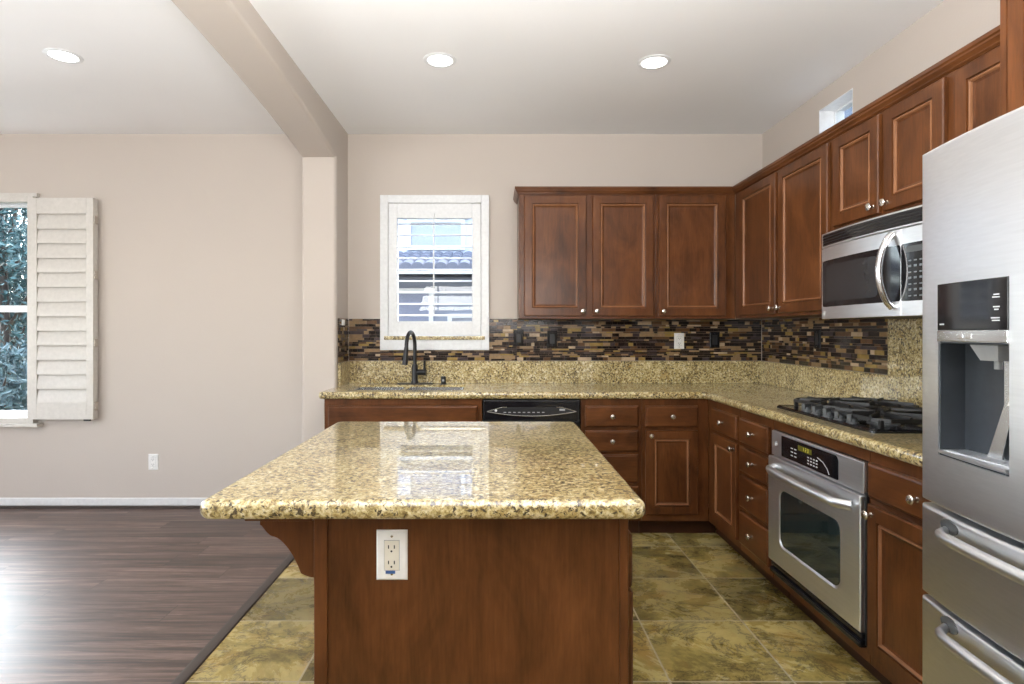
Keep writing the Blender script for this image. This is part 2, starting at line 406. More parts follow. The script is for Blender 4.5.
struct(MB().box(XL-WT, -1.16, YF-WT, YB+WT, -0.12, 0).build('floor_left', M['plank'], smooth=0))
mb = MB()
mb.loft([[(-1.187, y, 0.0), (-1.182, y, 0.006), (-1.168, y, 0.009), (-1.152, y, 0.009), (-1.138, y, 0.006), (-1.134, y, 0.0)] for y in (YF, PY)])
struct(mb.build('trim_1', M['strip']))

def rounded_rect(x0, x1, y0, y1, rs, n=6):
    """rs radii for corners (x0,y0),(x1,y0),(x1,y1),(x0,y1)"""
    out = []
    for (cx, cy, a0), r in zip(((x0, y0, PI), (x1, y0, 1.5*PI), (x1, y1, 0), (x0, y1, 0.5*PI)), rs):
        if r <= 0: out.append((cx, cy)); continue
        mx = cx+r if cx == x0 else cx-r; my = cy+r if cy == y0 else cy-r
        for k in range(n+1):
            a = a0+PI/2*k/n; out.append((mx+r*math.cos(a), my+r*math.sin(a)))
    return out
# pier with rounded front corners
mb = MB(); mb.prism(rounded_rect(PX0, PX1, PY, YB, (0.022, 0.022, 0, 0)), 0, CZ)
struct(mb.build('wall_partition', M['wall']))
# arched beam
def soffit(y):
    if y < -0.2: return 2.472
    return 2.63-0.0355*(y-1.9)**2
ys = [YF]+[-0.2+(4.2)*k/40 for k in range(41)]+[4.022]
mb = MB(); rings = []
for y in ys:
    zb = soffit(min(y, 4.0)); r = 0.022; ring = [(PX0, y, CZ)]
    for k in range(6): a = PI+PI/2*k/5; ring.append((PX0+r+r*math.cos(a), y, zb+r+r*math.sin(a)))
    for k in range(6): a = 1.5*PI+PI/2*k/5; ring.append((PX1-r+r*math.cos(a), y, zb+r+r*math.sin(a)))
    ring.append((PX1, y, CZ)); rings.append(ring)
mb.loft(rings); struct(mb.build('beam', M['wall'], smooth=50))

# baseboard on the dining back wall
mb = MB(); prof = [(0, 0.018), (0.009, 0.018), (0.013, 0.03), (0.013, 0.062), (0.008, 0.072), (0, 0.075)]
mb.loft([[(x, YB-d, z) for d, z in prof] for x in (XL, PX0)])
struct(mb.build('baseboard_back', M['base']))
mb = MB(); mb.loft([[(x, YB, 0), (x, YB-0.022, 0), (x, YB-0.022, 0.012), (x, YB-0.014, 0.02), (x, YB, 0.02)] for x in (XL, PX0)])
struct(mb.build('trim_2', M['shoe']))

# ------------------------------------------------------------------ windows
# kitchen window: casing, reveal lining, pane frame, glass, stone sill
def root_struct(name, loc):
    o = bpy.data.objects.new(name, None); COL.objects.link(o); o.location = loc; o['kind'] = 'structure'; ROOT_LOC[o.name] = tuple(loc); return o
BW = Fr('b', YB)
w1 = root_struct('window_1', (-0.43, YB, 1.156))
mb = MB()
def frame_ring(mb, fr, a0, a1, z0, z1, wd, d0, d1, bev=0.003, wtop=None, wbot=None):
    wt, wb = wtop or wd, wbot or wd
    mb.fbox(fr, a0, a0+wd, d0, d1, z0, z1, bev); mb.fbox(fr, a1-wd, a1, d0, d1, z0, z1, bev)
    mb.fbox(fr, a0+wd, a1-wd, d0, d1, z1-wt, z1, bev); mb.fbox(fr, a0+wd, a1-wd, d0, d1, z0, z0+wb, bev)
frame_ring(mb, BW, -0.831, -0.036, 1.156, 2.287, 0.058, 0.0, 0.022, 0.004, 0.058, 0.075)
mb.build('window_casing', M['white'], w1)
mb = MB(); frame_ring(mb, BW, KW[0], KW[1], KW[2], KW[3], 0.012, -WT, 0.0, 0)
mb.build('window_lining', M['white'], w1)
mb = MB(); frame_ring(mb, BW, KW[0]+0.012, KW[1]-0.012, KW[2]+0.012, KW[3]-0.012, 0.04, -0.14, -0.10)
mb.build('window_frame', M['white'], w1)
MB().fbox(BW, KW[0]+0.05, KW[1]-0.05, -0.122, -0.116, KW[2]+0.05, KW[3]-0.05).build('window_pane', M['glass'], w1)
MB().fbox(BW, -0.80, -0.066, -0.02, 0.034, 1.231, 1.258, 0.004).build('window_sill', M['granite'], w1)

# plantation shutter filling the kitchen window
sh = thing('plantation_shutter', 'closed white plantation shutter with tilted louvers in the window above the sink', 'shutter', (-0.43, YB-0.02, 1.262))
SF = Fr('b', YB)
mb = MB()
a0, a1, z0, z1 = -0.770, -0.097, 1.262, 2.226
mb.fbox(SF, a0, -0.706, -0.012, 0.018, z0, z1, 0.003); mb.fbox(SF, -0.160, a1, -0.012, 0.018, z0, z1, 0.003)
mb.fbox(SF, -0.706, -0.160, -0.012, 0.018, 2.118, z1, 0.003); mb.fbox(SF, -0.706, -0.160, -0.012, 0.018, z0, 1.366, 0.003)
mb.build('shutter_frame', M['white'], sh)
def louver(mb, fr, a0, a1, zc, dc, width, thick, tilt, n=12):
    ct, st = math.cos(tilt), math.sin(tilt); ring = []
    for k in range(n):
        a = 2*PI*k/n; u, v = math.cos(a)*width/2, math.sin(a)*thick/2
        ring.append((u*ct-v*st, u*st+v*ct))
    mb.loft([[fr.P(a, dc+u, zc+v) for u, v in ring] for a in (a0, a1)])
for k in range(9):
    mb = MB(); louver(mb, SF, -0.705, -0.161, 2.077-k*0.0835, 0.004, 0.080, 0.011, -math.radians(9))
    mb.build('louver', M['white'], sh)
MB().fbox(SF, -0.441, -0.431, 0.045, 0.057, 1.40, 2.150, 0.003).build('tilt_rod', M['white'], sh)

# dining window
w2 = root_struct('window_2', (-4.2, YB, 0.645))
mb = MB(); frame_ring(mb, BW, DW[0], DW[1], DW[2], DW[3], 0.008, -WT, 0, 0)
mb.build('window_lining', M['white'], w2)
mb = MB()
for b0, b1 in ((DW[0]+0.008, -4.22), (-4.22, DW[1]-0.008)): frame_ring(mb, BW, b0, b1, DW[2]+0.008, DW[3]-0.008, 0.014, -0.13, -0.07)
mb.build('window_frame', M['white'], w2)
for b0, b1 in ((DW[0]+0.022, -4.234), (-4.206, DW[1]-0.022)):
    mb = MB(); frame_ring(mb, BW, b0, b1, 1.44, DW[3]-0.022, 0.02, -0.12, -0.095, 0.002); s1 = mb.build('upper_sash', M['white'], w2)
    MB().fbox(BW, b0+0.02, b1-0.02, -0.110, -0.106, 1.455, DW[3]-0.035).build('window_pane', M['glass'], s1)
    mb = MB(); frame_ring(mb, BW, b0, b1, DW[2]+0.022, 1.485, 0.02, -0.095, -0.07, 0.002, 0.05, 0.035); s2 = mb.build('lower_sash', M['white'], w2)
    MB().fbox(BW, b0+0.02, b1-0.02, -0.085, -0.081, DW[2]+0.05, 1.445).build('window_pane', M['glass'], s2)
mb = MB(); frame_ring(mb, BW, DW[0]-0.03, -3.338, 0.625, 2.272, 0.042, 0, 0.05, 0.003)
mb.build('window_casing', M['shut'], w2)
MB().fbox(BW, DW[0]-0.05, -3.30, 0, 0.06, 0.600, 0.625, 0.003).build('window_sill', M['shut'], w2)
MB().fbox(BW, DW[0]-0.05, -3.325, 0, 0.03, 2.272, 2.30, 0.003).build('window_header', M['shut'], w2)

# open shutter panel folded back against the dining wall
s2 = thing('window_shutter', 'cream louvered shutter panel folded back flat on the wall beside the dining window', 'shutter', (-3.11, YB-0.03, 0.657))
SP = Fr('b', YB)
p0, p1, q0, q1 = -3.330, -2.888, 0.657, 2.255
mb = MB()
mb.fbox(SP, p0, p0+0.035, 0.042, 0.07, q0, q1, 0.002); mb.fbox(SP, p1-0.05, p1, 0.042, 0.07, q0, q1, 0.002)
mb.fbox(SP, p0+0.035, p1-0.05, 0.042, 0.07, q1-0.115, q1, 0.002); mb.fbox(SP, p0+0.035, p1-0.05, 0.042, 0.07, q0, q0+0.115, 0.002)
mb.build('shutter_frame', M['shut'], s2)
mb = MB(); frame_ring(mb, SP, p0+0.01, p1-0.004, q0, q1, 0.05, 0.012, 0.039, 0.002, 0.11, 0.11)
mb.fbox(SP, p0+0.06, p1-0.054, 0.02, 0.03, q0+0.1, q1-0.1)
mb.build('folded_panel', M['shut'], s2)
lz0, lz1 = q0+0.115, q1-0.115; pit = (lz1-lz0)/13
for k in range(13):
    mb = MB(); louver(mb, SP, p0+0.036, p1-0.051, lz0+(k+0.5)*pit, 0.058, pit*1.06, 0.010, math.radians(-80), 14)
    mb.build('louver', M['shut'], s2)
for zc in (2.10, 1.70, 1.21, 0.75):
    MB().fbox(SP, p1-0.002, p1+0.005, 0.022, 0.060, zc-0.03, zc+0.03, 0.001).build('hinge', M['chrome'], s2)
MB().fbox(SP, p1-0.075, p1-0.03, 0.045, 0.062, q0-0.012, q0, 0.001).build('catch', M['blackm'], s2)

# high window on the right wall
w3 = root_struct('window_3', (XR, 3.4, 2.31))
RWF = Fr('r', XR)
mb = MB(); frame_ring(mb, RWF, HW[0], HW[1], HW[2], HW[3], 0.006, -WT, 0.0, 0); mb.build('window_lining', M['white'], w3)
mb = MB(); frame_ring(mb, RWF, HW[0]+0.006, HW[1]-0.006, HW[2]+0.006, HW[3]-0.006, 0.012, -0.102, -0.086); mb.build('window_frame', M['white'], w3)
MB().fbox(RWF, HW[0]+0.02, HW[1]-0.02, -0.096, -0.092, HW[2]+0.02, HW[3]-0.02).build('window_pane', M['glass'], w3)
# glazing behind the camera and on the left (frames only show in reflections)
def glazing(name, fr, a0, a1, z0, z1, n):
    w = root_struct(name, tuple(fr.P((a0+a1)/2, 0, z0))); mb = MB(); frame_ring(mb, fr, a0, a1, z0, z1, 0.05, -0.05, 0.02)
    for k in range(1, n):
        x = a0+(a1-a0)*k/n; mb.fbox(fr, x-0.02, x+0.02, -0.05, 0.01, z0+0.05, z1-0.05)
    mb.build('window_frame', M['white'], w)
class FrF(Fr):
    def P(s, a, d, z): return Vector((a, s.f+d, z))
glazing('window_4', FrF('f', YF), *RW, 2); glazing('window_5', Fr('l', XL), *SW, 3)

# ------------------------------------------------------------------ cabinet pieces
DOOR = [(0, 0), (0, 0.014), (0.004, 0.019), (0.052, 0.019), (0.0535, 0.012), (0.0575, 0.011), (0.060, 0.0175), (0.063, 0.0185), (0.0665, 0.016), (0.069, 0.010), (0.078, 0.0065)]
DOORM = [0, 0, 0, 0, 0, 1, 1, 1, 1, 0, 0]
DRAW = [(0, 0), (0, 0.012), (0.004, 0.0165), (0.010, 0.019)]
def knob(fr, a, z, d0, parent):
    n = fr.n(); mb = MB()
    mb.lathe(fr.P(a, d0, z), n, [(0.009, 0), (0.009, 0.002), (0.0055, 0.004), (0.005, 0.013), (0.011, 0.017), (0.0155, 0.021), (0.0160, 0.024), (0.0135, 0.028), (0.006, 0.030), (0, 0.0303)], 20)
    mb.build('knob', M['chrome'], parent)
def door(fr, a0, a1, z0, z1, parent, kn=None):
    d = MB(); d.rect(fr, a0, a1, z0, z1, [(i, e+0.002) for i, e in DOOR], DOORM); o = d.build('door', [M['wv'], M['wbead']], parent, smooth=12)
    if kn: knob(fr, kn[0], kn[1], 0.021, o)
    return o
def drawer(fr, a0, a1, z0, z1, parent, kn=True):
    d = MB(); d.rect(fr, a0, a1, z0, z1, [(i, e+0.002) for i, e in DRAW]); o = d.build('drawer', M['wh'], parent, smooth=12)
    if kn: knob(fr, (a0+a1)/2, (z0+z1)/2, 0.021, o)
    return o
def carcass(fr, a0, a1, z0, z1, depth, parent, toe=True, tex=0.0):
    MB().fbox(fr, a0+0.0006, a1-0.0006, -depth, 0, z0, z1-0.0005, 0.0015).build('body', M['wv'], parent, smooth=20)
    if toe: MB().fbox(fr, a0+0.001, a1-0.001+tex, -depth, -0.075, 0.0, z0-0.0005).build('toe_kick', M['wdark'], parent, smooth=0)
BF = Fr('b', FY); RF = Fr('r', FX)
DB, DR = YB-FY-0.005, XR-FX-0.005
TZ = 0.10
# --- back run base cabinets
c = thing('base_cabinet', 'cherry sink base cabinet with a false front panel under the window', 'cabinet', (-0.57, FY, 0))
mb = MB(); b0, b1 = -1.0664, -0.0756
mb.fbox(BF, b0, b1, -0.02, 0, TZ, CB-0.0005, 0.001); mb.fbox(BF, b0, b0+0.018, -DB, -0.0202, TZ, CB-0.0005); mb.fbox(BF, b1-0.018, b1, -DB, -0.0202, TZ, CB-0.0005); mb.fbox(BF, b0+0.0182, b1-0.0182, -DB, -0.0202, TZ, TZ+0.018)
mb.build('body', M['wv'], c, smooth=20)
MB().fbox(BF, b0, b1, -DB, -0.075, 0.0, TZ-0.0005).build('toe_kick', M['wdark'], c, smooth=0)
drawer(BF, -1.040, -0.105, 0.695, 0.826, c, False)
door(BF, -1.040, -0.577, 0.145, 0.672, c, (-0.607, 0.638)); door(BF, -0.567, -0.105, 0.145, 0.672, c, (-0.537, 0.638))
c = thing('drawer_cabinet', 'cherry four-drawer base cabinet to the right of the black dishwasher', 'cabinet', (0.735, FY, 0))
carcass(BF, 0.545, 0.930, TZ, CB, DB, c)
for z0, z1 in ((0.695, 0.826), (0.540, 0.672), (0.345, 0.520), (0.145, 0.322)): drawer(BF, 0.572, 0.905, z0, z1, c)
c = thing('base_cabinet', 'cherry back-run base cabinet with one drawer over one door, right of the drawer stack', 'cabinet', (1.14, FY, 0))
carcass(BF, 0.930, FX, TZ, CB, DB, c, tex=0.07)
drawer(BF, 0.950, 1.278, 0.695, 0.826, c); door(BF, 0.950, 1.278, 0.145, 0.672, c, (0.982, 0.640))
# --- right run base cabinets
c = thing('base_cabinet', 'narrow cherry base cabinet on the right run at the inside corner, drawer over door', 'cabinet', (FX, 3.46, 0))
carcass(RF, 3.228, FY-0.002, TZ, CB, DR, c, tex=0.073)
drawer(RF, 3.248, 3.615, 0.695, 0.826, c); door(RF, 3.248, 3.615, 0.145, 0.672, c, (3.280, 0.640))
c = thing('drawer_cabinet', 'cherry four-drawer base cabinet just beyond the wall oven', 'cabinet', (FX, 3.04, 0))
carcass(RF, 2.850, 3.226, TZ, CB, DR, c)
for z0, z1 in ((0.695, 0.826), (0.540, 0.672), (0.345, 0.520), (0.145, 0.322)): drawer(RF, 2.872, 3.206, z0, z1, c)
OY0, OY1 = 2.128, 2.840
c = thing('oven_cabinet', 'cherry cabinet housing the built-in oven under the cooktop', 'cabinet', (FX, 2.47, 0))
mb = MB()
mb.fbox(RF, 2.118, 2.848, -DR, 0, 0.825, CB-0.0005, 0.001); mb.fbox(RF, 2.118, 2.848, -DR, 0, TZ, 0.146, 0.001)
mb.fbox(RF, 2.118, 2.127, -DR, 0, 0.146, 0.825); mb.fbox(RF, 2.841, 2.848, -DR, 0, 0.146, 0.825)
mb.build('body', M['wh'], c, smooth=20)
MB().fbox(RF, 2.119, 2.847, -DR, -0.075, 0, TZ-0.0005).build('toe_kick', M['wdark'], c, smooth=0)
c = thing('base_cabinet', 'cherry base cabinet between the wall oven and the refrigerator', 'cabinet', (FX, 1.88, 0))
carcass(RF, 1.668, 2.116, TZ, CB, DR, c)
o = drawer(RF, 1.680, 2.104, 0.704, 0.826, c, False); knob(RF, 1.852, 0.765, 0.021, o); door(RF, 1.680, 2.104, 0.145, 0.680, c, (2.078, 0.647))

# --- dishwasher
c = thing('dishwasher', 'black built-in dishwasher with curved control strip, between the sink and drawers', 'dishwasher', (0.235, FY, 0))
a0, a1 = -0.068, 0.540
MB().fbox(BF, a0, a1, -DB, -0.005, 0.012, 0.862, 0.002).build('body', M['blackm'], c)
mb = MB(); mb.fbox(BF, a0+0.004, a1-0.004, -0.002, 0.020, 0.12, 0.730, 0.004); mb.build('door', M['black'], c)
mb = MB(); cp = []
mb.fbox(BF, a0+0.004, a1-0.004, -0.002, 0.012, 0.737, 0.858, 0.003)
mb.build('control_panel', M['black'], c)
# curved lens shape
mb = MB(); top, bot = [], []
nA = 18; x0, x1 = a0+0.025, a1-0.025
for k in range(nA+1):
    t = k/nA; x = x0+(x1-x0)*t; bot.append((x, 0.791-0.028*(1-(2*t-1)**2)))
for k in range(nA+1):
    t = k/nA; x = x0+(x1-x0)*t
    top.append((x, 0.7915+0.026*min(1, 6*min(t, 1-t))))
ring = bot+top[::-1][1:-1]
mb.loft([[BF.P(x, 0.0122, z) for x, z in ring], [BF.P(x, 0.016, z) for x, z in ring]])
o = mb.build('control_strip', M['screen'], c)
mb = MB(); mb.tube([BF.P(x, 0.0165, z-0.001) for x, z in bot], 0.0024, 6); mb.tube([BF.P(x, 0.0165, z) for x, z in top[:5]], 0.0018, 6); mb.tube([BF.P(x, 0.0165, z) for x, z in top[-5:]], 0.0018, 6)
mb.build('strip_edge', M['pol'], o)
for k in range(9):
    MB().fbox(BF, 0.06+0.030*k, 0.076+0.030*k, 0.0158, 0.0175, 0.783, 0.788).build('button', M['mgrey'], o)
MB().lathe(BF.P(0.012, 0.016, 0.797), (0, -1, 0), [(0.008, 0), (0.008, 0.0012)], 16).build('badge', M['mark'], o)
MB().fbox(BF, 0.41, 0.445, 0.0158, 0.0172, 0.796, 0.808).build('display', M['mgrey'], o)

# --- wall cabinets
UBF = Fr('b', UY); URF = Fr('r', UX); UD = YB-UY-0.006; URD = XR-UX-0.006
UZ0, UZ1 = 1.378, 2.238; DZ0, DZ1 = 1.396, 2.207
c = thing('upper_cabinet', 'two-door cherry wall cabinet on the back wall, right of the kitchen window', 'cabinet', (0.63, UY, UZ0))
carcass(UBF, 0.169, 1.091, UZ0, UZ1, UD, c, False)
door(UBF, 0.203, 0.622, DZ0, DZ1, c, (0.596, 1.428)); door(UBF, 0.663, 1.075, DZ0, DZ1, c, (0.690, 1.428))
c = thing('upper_cabinet', 'single-door cherry wall cabinet at the corner end of the back wall', 'cabinet', (1.36, UY, UZ0))
carcass(UBF, 1.091, UX, UZ0, UZ1, UD, c, False)
door(UBF, 1.109, 1.562, DZ0, DZ1, c, (1.138, 1.428))
c = thing('upper_cabinet', 'two-door cherry wall cabinet on the right wall between the corner and the microwave', 'cabinet', (UX, 3.41, UZ0))
carcass(URF, 2.832, UY-0.001, UZ0, UZ1, URD, c, False)
door(URF, 3.388, 3.885, DZ0, DZ1, c, (3.415, 1.428)); door(URF, 2.856, 3.353, DZ0, DZ1, c, (3.326, 1.428))
c = thing('upper_cabinet', 'short two-door cherry wall cabinet directly above the microwave', 'cabinet', (UX, 2.46, 1.762))
carcass(URF, 2.088, 2.830, 1.762, UZ1, URD, c, False)
door(URF, 2.478, 2.808, 1.790, DZ1, c, (2.506, 1.822)); door(URF, 2.118, 2.442, 1.790, DZ1, c, (2.416, 1.822))
c = thing('upper_cabinet', 'single-door cherry wall cabinet half hidden behind the refrigerator top', 'cabinet', (UX, 1.86, UZ0))
carcass(URF, 1.646, 2.086, UZ0, UZ1, URD, c, False)
door(URF, 1.690, 2.066, DZ0, DZ1, c, (1.72, 1.428))
# fridge enclosure
c = thing('fridge_cabinet', 'deep cherry cabinet with tall side panel enclosing the top of the refrigerator', 'cabinet', (1.41, 1.17, 0))
MB().box(1.41, XR-0.005, 1.6238, 1.645, 0.001, 2.26, 0.002).build('side_panel', M['wv'], c)
MB().box(1.41, XR-0.005, 0.69, 0.716, 0.001, 2.26, 0.002).build('side_panel', M['wv'], c)
MB().box(1.412, XR-0.005, 0.717, 1.6235, 1.83, 2.26, 0.002).build('body', M['wv'], c)
FRF = Fr('r', 1.412)
door(FRF, 1.18, 1.602, 1.85, 2.24, c); door(FRF, 0.74, 1.168, 1.85, 2.24, c)

# --- crown moulding following both wall-cabinet runs
cr = [(0.001, 2.219), (0.006, 2.219), (0.009, 2.222), (0.014, 2.224), (0.015, 2.228), (0.022, 2.234), (0.030, 2.240), (0.031, 2.247), (0.038, 2.252), (0.038, 2.266), (0.001, 2.266)]
CP = [((0.169, YB-0.008), (-1, 0)), ((0.169, UY), (-1, -1)), ((UX, UY), (-1, -1)), ((UX, 1.647), (-1, 0))]
for i, lab in enumerate(('short crown moulding return at the window end of the wall cabinets', 'dark cherry crown moulding along the top of the back wall cabinets', 'dark cherry crown moulding along the top of the right wall cabinets')):
    mb = MB(); mb.loft([[(pt[0]+nrm[0]*(d*0.75+0.0003), pt[1]+nrm[1]*(d*0.75+0.0003), z) for d, z in cr] for pt, nrm in CP[i:i+2]])
    tag(mb.build('crown_moulding', M['wh'], origin=(*CP[i][0], 2.196), smooth=25), lab, 'moulding', 'crown mouldings on the wall cabinets', 'thing')

# ------------------------------------------------------------------ countertops
def slab(name, us, vs, holes, rfront, label, bev_test, vert_test, vr):
    mb = MB(); holed(mb, us, vs, holes, lambda a, b, w: (a, b, w), CB, CT); bm = mb.bm
    bmesh.ops.remove_doubles(bm, verts=bm.verts[:], dist=1e-5)
    bmesh.ops.recalc_face_normals(bm, faces=bm.faces[:])
    ve = [e for e in bm.edges if abs(e.verts[0].co.z-e.verts[1].co.z) > 0.01 and vert_test((e.verts[0].co+e.verts[1].co)/2)]
    if ve: bmesh.ops.bevel(bm, geom=ve, offset=vr, segments=6, profile=0.5, affect='EDGES')
    bm.edges.ensure_lookup_table()
    he = [e for e in bm.edges if len(e.link_faces) == 2 and abs(e.verts[0].co.z-e.verts[1].co.z) < 1e-4 and abs(e.link_faces[0].normal.z-e.link_faces[1].normal.z) > 0.5 and bev_test((e.verts[0].co+e.verts[1].co)/2)]
    bmesh.ops.bevel(bm, geom=he, offset=rfront, segments=5, profile=0.5, affect='EDGES')
    return mb
LX, CF, CX = -1.100, 3.680, 1.320
SK = (-0.95, -0.20, 3.80, 4.17)
mb = slab('c', [LX, SK[0], SK[1], CX, XR-0.004], [1.668, CF, SK[2], SK[3], YB-0.004],
          [SK, (LX, SK[0], 1.6, CF), (SK[0], SK[1], 1.6, CF), (SK[1], CX, 1.6, CF)], 0.018, '',
          lambda p: (p.y < CF+0.03 and p.x < CX+0.02) or (p.x < CX+0.02 and p.y < CF) or p.x < LX+0.03,
          lambda p: (abs(p.x-LX) < 0.01 and abs(p.y-CF) < 0.01) or (abs(p.x-CX) < 0.01 and abs(p.y-CF) < 0.01), 0.024)
# trim so that the end rests against the pier
ct = mb.build('countertop', M['granite'], origin=(0.4, 4.0, CB), smooth=40)
tag(ct, 'L-shaped gold granite countertop along the back and right walls', 'countertop')
# island top
mb = MB(); bm = mb.bm
mb.prism(rounded_rect(-0.668, 0.345, 1.319, 2.50, (0.028, 0.028, 0.03, 0.03)), CB, CT)
bmesh.ops.recalc_face_normals(bm, faces=bm.faces[:])
he = [e for e in bm.edges if abs(e.verts[0].co.z-e.verts[1].co.z) < 1e-4]
bmesh.ops.bevel(bm, geom=he, offset=0.0195, segments=6, profile=0.5, affect='EDGES')
tag(mb.build('island_countertop', M['granite'], origin=(-0.16, 1.9, CB), smooth=40), 'gold granite slab with rounded edge on top of the kitchen island', 'countertop')

# granite upstand and full-height panel behind the cooktop
UPZ = 1.076
mb = MB()
mb.box(-1.068, XR-0.006, YB-0.022, YB-0.001, CT+0.0005, UPZ, 0.002); mb.box(-1.069, -1.049, 4.032, YB-0.0225, CT+0.0005, UPZ, 0.002)
mb.box(XR-0.022, XR-0.001, 2.911, YB-0.0225, CT+0.0005, UPZ, 0.002)
tag(mb.build('granite_upstand', M['granite'], origin=(0.4, YB-0.01, CT), smooth=20), 'low gold granite upstand along the wall behind the countertop', 'backsplash')
tag(MB().box(XR-0.024, XR-0.001, 1.668, 2.910, CT+0.0005, 1.374, 0.002).build('granite_backsplash', M['granite'], origin=(XR-0.01, 2.3, CT), smooth=20), 'full-height gold granite panel on the wall behind the cooktop', 'backsplash')

# mosaic backsplash of thin mixed strips
def stripmat(name, col, rough, spec=0.5):
    m, nt, b = newmat(name); v = coords(nt)
    n = noise(nt, v, 25, 4, 0.6, 0.4)
    L(nt, ramp(nt, n, [(0.3, tuple(x*0.75 for x in col)), (0.7, tuple(x*1.2 for x in col))]), b.inputs['Base Color'])
    setin(b, Roughness=rough); b.inputs['Specular IOR Level'].default_value = spec; return m
MOS = [stripmat('strip_espresso', (0.020, 0.012, 0.010), 0.12), stripmat('strip_plum', (0.055, 0.040, 0.042), 0.12), stripmat('strip_tan', (0.25, 0.155, 0.07), 0.35),
       stripmat('strip_gold', (0.30, 0.20, 0.06), 0.2), stripmat('strip_walnut', (0.11, 0.055, 0.025), 0.2), stripmat('strip_cream', (0.46, 0.34, 0.22), 0.4), M['grout']]
def mosaic(mb, fr, a0, a1, z0, z1, rnd, holes=()):
    mb.fbox(fr, a0, a1, 0.001, 0.004, z0, z1, 0, 6) if not holes else None
    z = z0+0.001
    prev = 0
    while z < z1-0.006:
        h = rnd.choice((0.0125, 0.0125, 0.0185, 0.025)); h = min(h, z1-0.001-z)
        a = a0-rnd.uniform(0, 0.08)
        while a < a1:
            ln = rnd.choice((0.024, 0.035, 0.05, 0.05, 0.075, 0.1)); b0, b1 = max(a+0.001, a0), min(a+ln-0.001, a1)
            mi = rnd.choices(range(6), (44, 14, 15, 12, 11, 4))[0]
            if b1-b0 > 0.004: mb.fbox(fr, b0, b1, 0.002, 0.0085 if mi != 2 else 0.0075, z+0.001, z+h-0.001, 0, mi)
            a += ln
        z += h
rnd = random.Random(5)
mb = MB(); MW = Fr('b', YB-0.0); MR = Fr('r', XR); ML = Fr('l', PX1)
MZ0 = UPZ+0.0015
mosaic(mb, MW, -1.060, -0.833, MZ0, 1.384, rnd); mosaic(mb, MW, -0.833, -0.034, MZ0, 1.154, rnd); mosaic(mb, MW, -0.034, 0.168, MZ0, 1.384, rnd); mosaic(mb, MW, 0.168, XR-0.012, MZ0, 1.376, rnd)
tag(mb.build('mosaic_backsplash', MOS, origin=(0.5, YB, MZ0), smooth=0), 'brown and gold strip mosaic tile backsplash on the back wall', 'backsplash')
mb = MB(); mosaic(mb, MR, 2.912, YB-0.012, MZ0, 1.376, rnd)
tag(mb.build('mosaic_backsplash', MOS, origin=(XR, 3.6, MZ0), smooth=0), 'brown and gold strip mosaic tile on the right wall beside the granite panel', 'backsplash')
mb = MB(); mosaic(mb, ML, 4.036, YB-0.012, MZ0, 1.384, rnd)
tag(mb.build('mosaic_backsplash', MOS, origin=(PX1, 4.17, MZ0), smooth=0), 'short return of strip mosaic tile on the pier left of the sink', 'backsplash')

# ------------------------------------------------------------------ sink, faucet, air gap
sk = thing('kitchen_sink', 'double-bowl stainless steel sink set under the granite below the window', 'sink', ((SK[0]+SK[1])/2, (SK[2]+SK[3])/2, CB-0.20))
mid = (SK[0]+SK[1])/2-0.03
for nm, b0, b1 in (('bowl', SK[0]+0.002, mid-0.012), ('bowl', mid+0.012, SK[1]-0.002)):
    mb = MB(); y0, y1 = SK[2]+0.002, SK[3]-0.002
    out = lambda i, z, r: [(x, y, z) for x, y in rounded_rect(b0+i, b1-i, y0+i, y1-i, (r,)*4, 5)]
    mb.loft([out(0.0, CB-0.19, 0.03), out(0.0, CB+0.030, 0.03), out(0.006, CB+0.030, 0.028), out(0.008, CB-0.17, 0.028), out(0.03, CB-0.183, 0.03)])
    o = mb.build(nm, M['pol'], sk)
    MB().lathe(((b0+b1)/2, (y0+y1)/2, CB-0.1828), (0, 0, 1), [(0.045, 0), (0.045, 0.002), (0.034, 0.003), (0.03, 0.0005)], 20).build('drain', M['chrome'], o)
MB().box(mid-0.0118, mid+0.0118, SK[2]+0.004, SK[3]-0.004, CB-0.18, CB+0.012, 0.004).build('divider', M['pol'], sk)
fx, fy = -0.568, 4.235
fa = thing('faucet', 'dark bronze gooseneck kitchen faucet behind the sink', 'faucet', (fx, fy, CT))
mb = MB(); mb.loft([[(x, y, z) for x, y in rounded_rect(fx-0.125, fx+0.13, fy-0.028, fy+0.028, (0.027,)*4, 6)] for z in (CT+0.0005, CT+0.008)]); mb.build('base_plate', M['bronze'], fa)
mb = MB(); mb.lathe((fx, fy, CT+0.008), (0, 0, 1), [(0.027, 0), (0.026, 0.01), (0.022, 0.02), (0.022, 0.12), (0.018, 0.135)], 20); mb.build('body', M['bronze'], fa)
pts = [(fx, fy, CT+0.13), (fx, fy, CT+0.20), (fx, fy, CT+0.275)]
R = 0.098; dx = -0.16
for k in range(1, 15):
    a = PI*k/14*1.02; s = R-R*math.cos(a); pts.append((fx+dx*s, fy-s, CT+0.275+R*math.sin(a)))
MB().tube(pts, 0.0135, 14).build('spout', M['bronze'], fa)
e = Vector(pts[-1]); MB().tube([e, e+Vector((-0.003, -0.004, -0.03)), e+Vector((-0.010, -0.012, -0.12))], [0.0145, 0.0165, 0.020], 14).build('spray_head', M['bronze'], fa)
mb = MB(); mb.tube([(fx+0.015, fy, CT+0.085), (fx+0.080, fy-0.005, CT+0.085)], 0.022, 14); mb.tube([(fx+0.068, fy-0.006, CT+0.085), (fx+0.070, fy-0.012, CT+0.125), (fx+0.071, fy-0.02, CT+0.172)], [0.011, 0.008, 0.008], 10); mb.build('handle', M['bronze'], fa)
ag = thing('air_gap', 'small black air gap cap standing behind the sink, right of the faucet', 'air gap', (-0.362, 4.22, CT))
